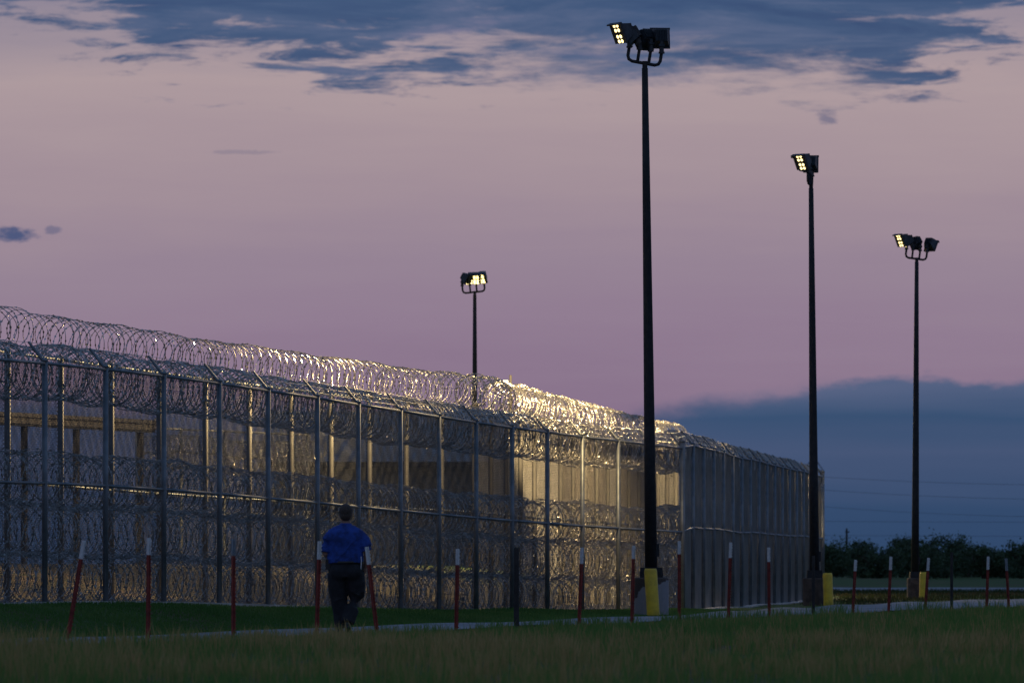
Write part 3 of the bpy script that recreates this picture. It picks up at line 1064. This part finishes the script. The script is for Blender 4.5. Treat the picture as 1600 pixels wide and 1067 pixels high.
def person(x, y, scale, label):
    gz = float(ground_z(x, y)) + 0.03
    root = empty('person', (x, y, gz))
    root.scale = (scale,) * 3
    tag(root, label, 'person')
    # body: head, neck, arms and hands as one continuous surface (legs inside the trousers too)
    b = MB()
    b.ell((0.012, 0.01, 1.735), (0.088, 0.104, 0.120), 20, 14)          # skull
    b.ell((0.012, 0.035, 1.680), (0.068, 0.078, 0.075), 16, 10)         # jaw
    b.ell((0.012, 0.128, 1.705), (0.014, 0.022, 0.026), 8, 6)           # nose
    b.ell((0.012, 0.108, 1.655), (0.028, 0.014, 0.010), 8, 6)           # mouth
    for s in (-1, 1):
        b.ell((0.012 + s * 0.035, 0.100, 1.732), (0.014, 0.012, 0.010), 8, 6)
        b.ell((0.012 + s * 0.088, 0.005, 1.715), (0.012, 0.026, 0.036), 8, 8)   # ears
    b.tube([(0.008, 0.0, 1.50), (0.010, 0.002, 1.58), (0.012, 0.005, 1.66)], [0.085, 0.068, 0.066], 14)
    b.tube([(-0.24, 0, 1.43), (0.0, 0.0, 1.46), (0.25, 0, 1.43)], [0.05, 0.065, 0.05], 12)
    b.tube([(0, 0, 0.95), (0, 0, 1.2), (0, 0, 1.43)], [0.11, 0.115, 0.10], 14)
    # left arm: elbow out, forearm brought forward
    b.tube([(-0.205, 0, 1.41), (-0.250, -0.012, 1.28), (-0.280, -0.028, 1.160)], [0.050, 0.044, 0.042], 12)
    b.tube([(-0.280, -0.028, 1.160), (-0.262, 0.06, 1.115), (-0.215, 0.20, 1.11)], [0.045, 0.043, 0.030], 12)
    hand(b, (-0.205, 0.215, 1.11), (0.35, 0.92, 0.05), (0, -0.1, -1), (0.9, -0.3, 0))
    # right arm: hanging, slightly bent
    b.tube([(0.222, 0, 1.41), (0.285, -0.012, 1.30), (0.314, -0.018, 1.19)], [0.050, 0.045, 0.043], 12)
    b.tube([(0.318, -0.02, 1.19), (0.318, 0.01, 1.06), (0.290, 0.05, 0.93)], [0.047, 0.043, 0.029], 12)
    hand(b, (0.287, 0.053, 0.92), (-0.12, 0.18, -0.97), (-0.95, 0.1, 0.1), (0.05, 0.97, 0.15))
    legs = {}
    # left leg straight under the body, right leg trailing with the knee bent outwards
    legs['l'] = [(-0.10, 0, 0.92), (-0.095, 0.03, 0.50), (-0.055, 0.06, 0.10)]
    legs['r'] = [(0.125, 0, 0.92), (0.175, 0.05, 0.54), (0.055, -0.13, 0.17)]
    for k in ('l', 'r'):
        b.tube(legs[k], [0.09, 0.065, 0.042], 12)
    link('body', remeshed(b, 'body', 0.0085, 4), 'skin', root)
    # hair: close cropped cap with a tapered nape
    hb = MB()
    hb.ell((0.012, -0.006, 1.757), (0.098, 0.111, 0.114), 20, 12)
    hb.ell((0.012, -0.045, 1.690), (0.084, 0.066, 0.080), 16, 10)
    hm = remeshed(hb, 'hair', 0.010, 3)
    link('hair', hm, 'hair', root)
    # polo shirt
    s = MB()
    s.tube([(0.004, 0.0, 1.00), (0.002, 0.005, 1.10), (0.0, 0.01, 1.24), (0.0, 0.0, 1.36), (0.004, -0.005, 1.46), (0.008, 0.0, 1.53)],
           [0.262, 0.266, 0.260, 0.262, 0.222, 0.115], 28, flat=(1.0, 0.66), up=(0, 1, 0))
    s.tube([(-0.215, 0, 1.405), (-0.10, -0.015, 1.475), (0.005, -0.02, 1.50), (0.11, -0.015, 1.475), (0.225, 0, 1.405)], [0.082, 0.080, 0.085, 0.080, 0.082], 16)
    s.tube([(-0.200, 0, 1.415), (-0.248, -0.012, 1.33), (-0.276, -0.024, 1.24), (-0.288, -0.030, 1.165)], [0.082, 0.092, 0.092, 0.088], 20)
    s.tube([(0.212, 0, 1.415), (0.272, -0.010, 1.33), (0.304, -0.016, 1.25), (0.320, -0.02, 1.185)], [0.082, 0.092, 0.092, 0.088], 20)
    s.tube([(0.008, 0.0, 1.52), (0.010, 0.0, 1.585)], [0.098, 0.082], 18)       # collar
    for k in range(5):                                                      # loose folds above the belt
        a_ = random.uniform(-1.3, 1.3)
        z = random.uniform(1.03, 1.12)
        s.ell((0.235 * math.sin(a_), -0.148 * math.cos(a_), z), (0.06, 0.028, 0.018), 10, 6, Matrix.Rotation(random.uniform(-0.5, 0.5), 3, 'Y'))
    s.tube([(-0.12, -0.160, 1.05), (0.0, -0.168, 1.17), (0.13, -0.156, 1.33)], [0.010, 0.014, 0.008], 8)
    link('shirt', remeshed(s, 'shirt', 0.010, 5), 'shirt', root)
    # trousers
    t = MB()
    t.tube([(0.005, 0.0, 0.80), (0.006, 0.0, 0.90), (0.006, 0.0, 1.02)], [0.235, 0.250, 0.238], 26, flat=(1.0, 0.70), up=(0, 1, 0))
    t.ell((-0.09, -0.09, 0.88), (0.13, 0.10, 0.13), 14, 10)
    t.ell((0.115, -0.09, 0.88), (0.135, 0.10, 0.13), 14, 10)
    t.tube([(-0.115, 0, 0.86), (-0.112, 0.02, 0.68), (-0.088, 0.04, 0.48), (-0.060, 0.05, 0.28), (-0.050, 0.05, 0.06)],
           [0.140, 0.138, 0.124, 0.112, 0.104], 18)
    t.tube([(0.135, 0, 0.86), (0.160, 0.03, 0.70), (0.158, 0.05, 0.54), (0.095, -0.03, 0.34), (0.040, -0.11, 0.14)],
           [0.145, 0.142, 0.128, 0.110, 0.098], 18)
    t.box((0.262, 0.0, 0.66), (0.05, 0.15, 0.17))                            # cargo pocket
    for k in range(6):
        lx = random.choice((-0.11, 0.15))
        t.ell((lx + random.uniform(-0.04, 0.04), -0.07, random.uniform(0.45, 0.7)), (0.07, 0.03, 0.015), 8, 6, Matrix.Rotation(random.uniform(-0.7, 0.7), 3, 'Y'))
    link('trousers', remeshed(t, 'trousers', 0.011, 4), 'trousers', root)
    bl = MB().tube([(0.006, 0.0, 0.995), (0.006, 0.0, 1.035)], [0.246, 0.246], 28, flat=(1.0, 0.71), up=(0, 1, 0))
    bl.build('belt', 'leather', root, True)
    MB().box((-0.25, -0.03, 0.985), (0.06, 0.07, 0.15)).build('radio_pouch', 'leather', root)
    MB().box((0.245, -0.04, 0.965), (0.05, 0.07, 0.13)).build('belt_pouch', 'leather', root)
    MB().tube([(0.236, -0.10, 1.10), (0.240, -0.11, 1.03), (0.232, -0.11, 0.90)], 0.006, 6).build('key_strap', 'whitepl', root)
    # shoes
    for nm, (fx, fy, fz, pitch) in (('shoe', (-0.07, 0.07, 0.045, 0.0)), ('shoe', (0.045, -0.13, 0.075, -0.55))):
        sb = MB()
        rot = Matrix.Rotation(pitch, 3, 'X')
        sb.ell((0, -0.02, 0.01), (0.045, 0.09, 0.055), 12, 8)
        sb.ell((0, 0.10, -0.008), (0.048, 0.10, 0.036), 12, 8)
        sb.box((0, 0.05, -0.034), (0.085, 0.27, 0.022))
        me = remeshed(sb, 'shoe', 0.009, 3)
        o_ = link(nm, me, 'leather', root, (fx, fy, fz))
        o_.rotation_euler = (pitch, 0, 0)
    return root


person((539 - 800) / 1e4 * 95, 95.0, 1.025, 'person seen from behind in blue polo shirt and black trousers walking along the road')

# ------------------------------------------------------------------ inside the compound
# covered walkway at far left
cw = empty('covered_walkway', (-13.0, 148.0, float(ground_z(-13, 148))))
tag(cw, 'long tan canopy on steel posts seen through the fence at far left', 'canopy')
A_, B_ = Vector((-16.0, 140.0, 0)), Vector((-8.95, 160.0, 0))
dv = (B_ - A_).normalized()
nv = Vector((-dv.y, dv.x, 0))
zc = 4.36


def oriented_box(c, ln, wd, ht):
    b = MB()
    rot = Matrix((dv, nv, Vector((0, 0, 1)))).transposed()
    b.box(Vector(c) - cw.location, (ln, wd, ht), rot)
    return b


Lw = (B_ - A_).length
midp = (A_ + B_) / 2
oriented_box(midp + Vector((0, 0, zc + 0.06)), Lw, 0.12, 0.19).build('fascia_board', 'canopy', cw)
oriented_box(midp + nv * 1.35 + Vector((0, 0, zc + 0.155)), Lw + 0.3, 2.9, 0.05).build('roof_sheet', 'roof', cw)
oriented_box(midp - nv * 0.09 + Vector((0, 0, zc + 0.17)), Lw + 0.1, 0.10, 0.09).build('gutter', 'canopy', cw)
oriented_box(midp + Vector((0, 0, zc - 0.065)), Lw - 0.1, 0.10, 0.06).build('lower_beam', 'dark', cw)
oriented_box(B_ - dv * 0.12 - nv * 0.13 + Vector((0, 0, zc + 0.13)), 0.14, 0.12, 0.26).build('downpipe_head', 'twhite', cw)
for k, (fr, sd_) in enumerate([(0.05, 0.1), (0.30, 0.1), (0.55, 0.1), (0.78, 0.1), (0.97, 0.1), (0.18, 2.6), (0.43, 2.6), (0.66, 2.6), (0.9, 2.6)]):
    p = A_.lerp(B_, fr) + nv * sd_
    g = float(ground_z(p.x, p.y))
    zt_ = zc - 0.1 if sd_ < 1 else zc + 0.125
    oriented_box((p.x, p.y, (zt_ + g) / 2), 0.13, 0.13, zt_ - g).build('post', 'canopy' if k == 2 else 'tdark', cw)

# cross fence deep inside, hung with two lit coils
cf = empty('interior_fence', (-10.5, 186.0, float(ground_z(-10.5, 186))))
tag(cf, 'low lit cross fence hung with razor wire inside the compound, beyond the canopy end', 'fence')
c0, c1 = Vector((-10.9, 186, 0)), Vector((-6.3, 197, 0))
cpts = [c0.lerp(c1, t) for t in np.linspace(0, 1, 5)]
for p in cpts:
    link('post', MB().tube([Vector((p.x, p.y, -0.2)) - cf.location, Vector((p.x, p.y, 5.0)) - cf.location], 0.05, 10).mesh('post', True), 'galv', cf)
for i in range(4):
    a_, b_ = cpts[i], cpts[i + 1]
    for zh in (4.95, 2.5):
        link('rail', tube_mesh(a_ + Vector((0, 0, zh)) - cf.location, b_ + Vector((0, 0, zh)) - cf.location, 0.03), 'galv', cf)
    link('mesh_panel', chain_link(a_ - cf.location, b_ - cf.location, -cf.location.z, -cf.location.z, 4.9, 0.05, cell=0.075, seg=0.6), 'wire', cf)
for zz_, lab, sd_ in ((4.45, 'upper lit razor wire coil on the cross fence inside the compound', 41), (3.98, 'lower lit razor wire coil on the cross fence inside the compound', 42)):
    coil([(p.x + 0.35, p.y - 0.2, zz_ + 0.06 * math.sin(i * 2.0)) for i, p in enumerate(cpts)], lab, GR, rad=0.26, pitch=0.10, seed=sd_, amp=0.7)

# low metal roofed building
bd = empty('compound_building', (-5.0, 262.0, float(ground_z(-5, 262))))
tag(bd, 'low grey building with a wide metal roof inside the compound', 'building')
bx0, bx1, by0, by1 = -9.8, 0.4, 262.0, 276.0
zo = bd.location.z


def lb(c, s):
    return MB().box((c[0] - bd.location.x, c[1] - bd.location.y, c[2] - zo), s)


lb(((bx0 + bx1) / 2, (by0 + by1) / 2, 2.56), (bx1 - bx0, by1 - by0, 5.12)).build('wall', 'wall', bd)
ex = 0.5
rv = [(bx0 - ex, by0 - 1.0, 5.15), (bx1 + ex, by0 - 1.0, 5.15), (bx1 + ex, by1 + 1.0, 5.15), (bx0 - ex, by1 + 1.0, 5.15),
      (bx0 - ex, (by0 + by1) / 2, 7.4), (bx1 + ex, (by0 + by1) / 2, 7.4)]
rv = [(a_[0] - bd.location.x, a_[1] - bd.location.y, a_[2] - zo) for a_ in rv]
rb = MB()
rb.add(rv, [(0, 1, 5, 4), (2, 3, 4, 5), (1, 2, 5), (3, 0, 4), (3, 2, 1, 0)])
rf = rb.build('roof', 'roof', bd)
k = 0
xx = bx0 - ex + 0.1
slope = Vector((0, (by0 + by1) / 2 - by0 + 1.0, 2.25))
seam = MB()
ang = math.atan2(slope.z, slope.y)
while xx < bx1 + ex:
    p = Vector((xx, by0 - 1.0, 5.17)) + slope * 0.5 - bd.location
    so_ = MB().box((0, 0, 0), (0.05, slope.length - 0.05, 0.06), Matrix.Rotation(ang, 3, 'X')).build('roof_seam', 'roof', rf, False, p)
    xx += 0.61
lb(((bx0 + bx1) / 2, by0 - 1.03, 5.02), (bx1 - bx0 + 2 * ex, 0.06, 0.22)).build('eave_fascia', 'tdark', bd)
lb(((bx0 + bx1) / 2, by0 - 0.03, 4.12), (bx1 - bx0, 0.06, 0.10)).build('wall_band', 'wall', bd)
for wx in (-7.6, -5.0, -3.4):
    wn = lb((wx, by0 - 0.02, 3.2), (0.9, 0.05, 0.8)).build('window', 'darkglass', bd)
    lb((wx, by0 - 0.04, 2.77), (1.05, 0.12, 0.06)).build('sill', 'strip', wn)

# small camera on the inner fence and dark domed camera near its far end
t_ = 0.15
pc = inner[n_in1 + 1]
vc = empty('security_camera', (pc[0] - 0.02, pc[1] + 1.0, pc[2] + IN_H))
tag(vc, 'small white security camera peeking over the razor wire behind the coil bend', 'camera')
MB().tube([(0.12, 0, 0), (0.12, 0, 1.0)], 0.03, 8).build('mast', 'dark', vc)
MB().box((-0.06, -0.02, 0.82), (0.24, 0.11, 0.10)).tube([(0.1, 0, 0.80), (0.12, 0, 0.80)], 0.03, 6).build('housing', 'whitepl', vc)
vd = empty('security_camera', (4.86, 194.0, inner[-3][2]))
tag(vd, 'dark domed security camera on an arm near the far end of the inner fence', 'camera')
MB().tube([(0, 0, 3.65), (-0.12, -0.15, 3.68), (-0.30, -0.3, 3.66)], 0.025, 8).build('arm', 'dark', vd)
MB().ell((-0.32, -0.32, 3.58), (0.13, 0.13, 0.13), 12, 8).build('dome', 'dark', vd, True)


# ------------------------------------------------------------------ trees beyond the road
def tree(x, y, h, wd, label, seed, nleaf=2600):
    rng = np.random.default_rng(seed)
    gz = float(ground_z(x, y))
    root = empty('mesquite_tree', (x, y, gz))
    tag(root, label, 'tree', 'trees beyond the road')
    tb = MB()
    nstem = rng.integers(2, 4)
    lobes = []
    for k in range(nstem):
        a_ = rng.uniform(0, 6.28)
        lx, ly = math.cos(a_) * wd * 0.22, math.sin(a_) * wd * 0.22
        tb.tube([(lx * 0.1, ly * 0.1, -0.2), (lx * 0.5, ly * 0.5, h * 0.25), (lx, ly, h * 0.5), (lx * 1.5, ly * 1.5, h * 0.78)],
                [0.10, 0.08, 0.055, 0.02], 7)
        for q in range(4):
            b_ = rng.uniform(0, 6.28)
            st = Vector((lx, ly, h * rng.uniform(0.3, 0.55)))
            en = st + Vector((math.cos(b_) * wd * 0.3, math.sin(b_) * wd * 0.3, h * rng.uniform(0.08, 0.3)))
            tb.tube([st, (st + en) / 2 + Vector((0, 0, 0.1)), en], [0.045, 0.03, 0.012], 6)
            lobes.append((en.x, en.y, en.z))
        lobes.append((lx * 1.5, ly * 1.5, h * 0.80))
    tb.build('trunk', 'bark', root, True)
    for q in range(26):
        a_ = rng.uniform(0, 6.28)
        rr = wd * 0.5 * math.sqrt(rng.uniform(0, 1))
        top_ = h * (0.86 - 0.45 * (2 * rr / wd) ** 2)
        lobes.append((math.cos(a_) * rr, math.sin(a_) * rr, max(0.12, top_ * rng.uniform(0.1, 1.0))))
    lobes = np.array(lobes)
    li = rng.integers(0, len(lobes), nleaf)
    sz = rng.uniform(0.10, 0.24, len(lobes)) * h
    d = rng.normal(0, 1, (nleaf, 3)) * 0.62
    P = lobes[li] + d * sz[li][:, None] * np.array([1.15, 1.15, 0.8])
    P[:, 2] = np.maximum(P[:, 2], rng.uniform(0.02, 0.3, nleaf))
    a_ = rng.normal(0, 1, (nleaf, 3))
    a_ /= np.linalg.norm(a_, axis=1)[:, None]
    c_ = np.cross(a_, rng.normal(0, 1, (nleaf, 3)))
    c_ /= np.linalg.norm(c_, axis=1)[:, None]
    s1, s2 = rng.uniform(0.06, 0.13, nleaf)[:, None], rng.uniform(0.03, 0.06, nleaf)[:, None]
    V = np.stack([P - a_ * s1, P - c_ * s2, P + a_ * s1, P + c_ * s2], 1).reshape(-1, 3)
    F = np.arange(nleaf * 4).reshape(-1, 4)
    link('crown', mesh_np('crown', V, F), 'leaf', root)


TREES = [(1297, 846, 410, 2.6, 'small rounded tree partly behind the far fence corner'),
         (1330, 838, 425, 3.4, 'broad bushy tree left of the grass island gap'),
         (1368, 851, 400, 3.0, 'low spreading shrub tree between two taller ones left of the far mast'),
         (1408, 834, 430, 3.2, 'tall rounded tree just left of the far mast'),
         (1444, 849, 405, 2.8, 'small tree close behind the far mast'),
         (1476, 832, 420, 3.3, 'tallest tree of the row, with a ragged flat top'),
         (1508, 846, 435, 3.2, 'mid height tree right of the tallest one'),
         (1540, 850, 410, 3.0, 'low dense tree above the last white topped posts'),
         (1566, 857, 425, 3.0, 'lowest shrub tree in the dip near the right edge'),
         (1594, 845, 415, 3.2, 'rounded tree cut by the right picture edge'),
         (1316, 856, 455, 4.0, 'dark shrub tree filling the gap behind the left trees'),
         (1386, 858, 460, 4.0, 'dark shrub tree in the second row left of the far mast'),
         (1458, 856, 462, 4.0, 'dark shrub tree in the second row behind the tallest tree'),
         (1526, 858, 458, 4.0, 'dark shrub tree in the second row right of the tallest tree'),
         (1580, 858, 465, 4.2, 'dark shrub tree in the second row near the right edge')]
for k, (px, py, Y, wd, lab) in enumerate(TREES):
    X = (px - 800) / 1e4 * Y
    g = float(ground_z(X, Y))
    tree(X, Y, 1 + (880 - py) * Y / 1e4 - g, wd, lab, 100 + k, 5200 if Y < 445 else 3600)

# ------------------------------------------------------------------ power line far off
TY = 720.0
tw = empty('transmission_tower', ((1271.0 - 800) / 1e4 * TY, TY, 0))
tag(tw, 'distant lattice transmission tower mostly hidden by the end-on mast', 'tower')
lat = MB()
tz_top = 13.2


def leg_at(z, sx, sy):
    q = np.interp(z, [0, 9, tz_top], [0.55, 0.22, 0.10])
    return Vector((sx * q, sy * q, z))


lv = [0, 2.2, 4.2, 6.0, 7.6, 9.0, 10.2, 11.4, 12.4, tz_top]
for sx in (-1, 1):
    for sy in (-1, 1):
        lat.tube([leg_at(z, sx, sy) for z in lv], 0.05, 4)
lat.build('leg_frame', 'tdark', tw)
br = MB()
for i in range(len(lv) - 1):
    for (s0, s1) in (((-1, -1), (1, -1)), ((1, -1), (1, 1)), ((1, 1), (-1, 1)), ((-1, 1), (-1, -1))):
        br.tube([leg_at(lv[i], *s0), leg_at(lv[i + 1], *s1)], 0.03, 3)
        br.tube([leg_at(lv[i], *s1), leg_at(lv[i + 1], *s0)], 0.03, 3)
br.build('bracing', 'tdark', tw)
for (za, ln) in ((11.35, 1.15),):
    ar = MB()
    for s in (-1, 1):
        for q in (-0.12, 0.12):
            ar.tube([(0, q, za), (s * ln, 0, za)], 0.055, 4)
            ar.tube([(0, q, za + 1.7), (s * ln, 0, za + 0.04)], 0.045, 4)
        ar.tube([(s * ln, 0, za), (s * ln, 0, za - 0.35)], 0.05, 5)
    ar.build('cross_arm', 'tdark', tw)
WY = [(744, 754, 'highest of the thin power cables sagging across the low blue cloud'),
      (764, 776, 'second highest thin power cable above the tree line'),
      (790, 803, 'middle thin power cable above the tree line'),
      (814, 815, 'fourth power cable from the top, hanging almost straight'),
      (836, 837, 'lowest thin power cable just skimming the treetops')]
for k, (ya, yb, lab) in enumerate(WY):
    Yw = TY - 4 + 2 * k
    pts = []
    for t in np.linspace(0, 1, 40):
        px = 1271 + (1271 + 860 - 1271) * t
        yy = ya + (yb - ya) * (1 - (2 * t - 1) ** 2) / 0.75
        pts.append(((px - 800) / 1e4 * Yw, Yw + 6 * t, 1 + (880 - yy) * Yw / 1e4))
    o_ = MB().tube(pts, 0.013, 4).build('power_cable', 'tdark')
    tag(o_, lab, 'cable', 'power cables in the distance')
up_ = empty('utility_pole', ((1323 - 800) / 1e4 * 560, 560, float(ground_z(29, 560))))
tag(up_, 'tiny distant utility pole poking above the trees right of the end-on mast', 'pole')
MB().tube([(0, 0, -0.3), (0, 0, 4.05)], [0.13, 0.08], 8).build('shaft', 'tdark', up_)
MB().box((0.06, 0, 3.75), (0.42, 0.08, 0.09)).build('cross_arm', 'tdark', up_)


# ------------------------------------------------------------------ grass
def blades(P, h, wdt, tint, rng, name, material, bend=0.35):
    n = len(P)
    a_ = rng.uniform(0, math.tau, n)
    side = np.stack([np.cos(a_), np.sin(a_), np.zeros(n)], 1)
    b_ = rng.uniform(0, math.tau, n)
    ld = np.stack([np.cos(b_), np.sin(b_), np.zeros(n)], 1) * (rng.uniform(0.1, 1, n) * bend * h)[:, None]
    zv = np.array([0, 0, 1.0])[None, :]
    mid = P + ld * 0.35 + zv * (h * 0.55)[:, None]
    tip = P + ld + zv * (h * rng.uniform(0.85, 1.0, n))[:, None]
    w_ = wdt[:, None]
    V = np.stack([P - side * w_, P + side * w_, mid - side * w_ * 0.75, mid + side * w_ * 0.75, tip], 1).reshape(-1, 3)
    o_ = (np.arange(n) * 5)[:, None]
    F = np.concatenate([o_ + np.array([[0, 1, 3]]), o_ + np.array([[0, 3, 2]]), o_ + np.array([[2, 3, 4]])])
    me = mesh_np(name, V, F)
    at = me.attributes.new('tint', 'FLOAT', 'POINT')
    at.data.foreach_set('value', np.repeat(np.clip(tint, 0, 1), 5).astype(np.float32))
    return link(name, me, material)


def vnoise(X, Y, s, seed):
    """smooth value noise"""
    r = np.random.default_rng(seed).uniform(0, 1, (64, 64))
    u, v = X / s + 500, Y / s + 500
    i, j = np.floor(u).astype(int), np.floor(v).astype(int)
    fu, fv = smooth01(u - i), smooth01(v - j)
    g = lambda a_, b_: r[a_ % 64, b_ % 64]
    return (g(i, j) * (1 - fu) + g(i + 1, j) * fu) * (1 - fv) + (g(i, j + 1) * (1 - fu) + g(i + 1, j + 1) * fu) * fv


rn = np.array(road_near)
rfp = np.array(road_far)


def near_gap(X, Y):
    """metres on the camera side of the road's near edge (approx.)"""
    return (X - np.interp(Y, rn[:, 1], rn[:, 0])) * 0.96


rng = np.random.default_rng(77)


def field(n, y0, y1, per):
    Y = np.sqrt(rng.uniform(y0 ** 2, y1 ** 2, n))
    X = rng.uniform(-1, 1, n) * (0.084 * Y + 1.2)
    keep = (near_gap(X, Y) > 0.15) | (Y < 46)
    X, Y = X[keep], Y[keep]
    X = np.repeat(X, per) + rng.normal(0, 0.05, len(X) * per)
    Y = np.repeat(Y, per) + rng.normal(0, 0.05, len(Y) * per)
    return X, Y


Xf, Yf = field(17500, 24, 150, 11)
gap = near_gap(Xf, Yf)
gap = np.where(Yf < 46, 9.0, gap)
big_n = vnoise(Xf, Yf, 2.6, 1) * 0.45 + vnoise(Xf, Yf, 0.7, 2) * 0.35 + vnoise(Xf * 1.0, Yf * 0.5, 0.3, 3) * 0.2
hh = (0.05 + 0.15 * smooth01((gap - 0.1) / np.interp(Xf, [-6, -2.5, 2], [0.9, 2.5, 4.0]))) * (0.25 + 1.5 * big_n) * rng.uniform(0.6, 1.15, len(Xf))
dry = np.interp(Yf, [24, 50, 58, 80, 92, 150], [0.12, 0.20, 0.50, 0.50, 0.26, 0.2])
tint = dry + (big_n - 0.5) * 1.0 + rng.normal(0, 0.16, len(Xf))
hh = hh * np.where(tint > 0.6, 1.2, 1.0) * np.interp(Xf, [-5.5, -3.0], [1.55, 1.0]) * np.interp(Yf, [60, 75], [1.0, 1.0])
Pf = np.stack([Xf, Yf, ground_z(Xf, Yf)], 1)
og = blades(Pf, hh, rng.uniform(0.003, 0.0065, len(Xf)) * np.interp(Yf, [24, 60, 150], [0.9, 1.2, 1.8]), tint, rng, 'field_grass', 'field')
tag(og, 'rough uncut grass with dry seed heads filling the foreground', 'grass', kind='stuff')

# taller weeds along the posts
nw = 1500
tt = rng.uniform(0, 1, nw) ** 0.7
pxs = 60 + tt * 1560
Yw = np.interp(pxs, TPX, TPY) + rng.normal(-0.4, 0.5, nw)
Xw = (pxs - 800) / 1e4 * Yw
clump = vnoise(Xw, Yw, 0.7, 5)
k_ = clump > 0.52
Xw, Yw = Xw[k_], Yw[k_]
Xw = np.repeat(Xw, 5) + rng.normal(0, 0.06, len(Xw) * 5)
Yw = np.repeat(Yw, 5) + rng.normal(0, 0.06, len(Yw) * 5)
hw_ = rng.uniform(0.12, 0.42, len(Xw)) * np.interp(Xw, [-7, 3, 9, 12], [0.55, 0.7, 1.0, 1.1])
ow = blades(np.stack([Xw, Yw, ground_z(Xw, Yw)], 1), hw_, rng.uniform(0.003, 0.006, len(Xw)), rng.uniform(0.0, 0.5, len(Xw)), rng, 'weeds', 'field', 0.6)
tag(ow, 'thin weeds growing around the roadside posts', 'weeds', kind='stuff')

# mown lawn between the road and the outer fence
nl_ = 90000
Yl = rng.uniform(78, 142, nl_)
fx_ = np.interp(Yl, outer[:n_side1, 1], outer[:n_side1, 0])
rx_ = np.interp(Yl, rfp[:, 1], rfp[:, 0])
Xl = fx_ + 0.28 + rng.uniform(0, 1, nl_) * (rx_ - fx_ - 0.3)
keep = (rx_ - fx_) > 0.5
Xl, Yl = Xl[keep], Yl[keep]
hl = rng.uniform(0.03, 0.075, len(Xl)) * (0.7 + 0.6 * vnoise(Xl, Yl, 1.2, 8))
ol = blades(np.stack([Xl, Yl, ground_z(Xl, Yl)], 1), hl, rng.uniform(0.005, 0.009, len(Xl)), vnoise(Xl, Yl, 1.5, 9) * 0.6 + rng.uniform(0, 0.4, len(Xl)), rng, 'lawn_grass', 'lawn', 0.5)
tag(ol, 'short mown green lawn between the road and the outer fence', 'lawn', kind='stuff')

# grass island and verge beyond the road
ni = 26000
Yi = rng.uniform(170, 262, ni)
Xi = rng.uniform(7, 26, ni)
ok_ = (Xi < np.interp(Yi, rfp[:, 1], rfp[:, 0]) - 0.2) & (Xi > np.interp(Yi, [143, 194, 262], [4.4, 10.2, 12]))
Xi, Yi = Xi[ok_], Yi[ok_]
oi = blades(np.stack([Xi, Yi, ground_z(Xi, Yi)], 1), rng.uniform(0.05, 0.16, len(Xi)), rng.uniform(0.008, 0.016, len(Xi)),
            vnoise(Xi, Yi, 6, 12) * 0.9 + rng.normal(0, 0.12, len(Xi)), rng, 'verge_grass', 'verge', 0.5)
tag(oi, 'patchy brown and green grass island between the two roads', 'grass', kind='stuff')
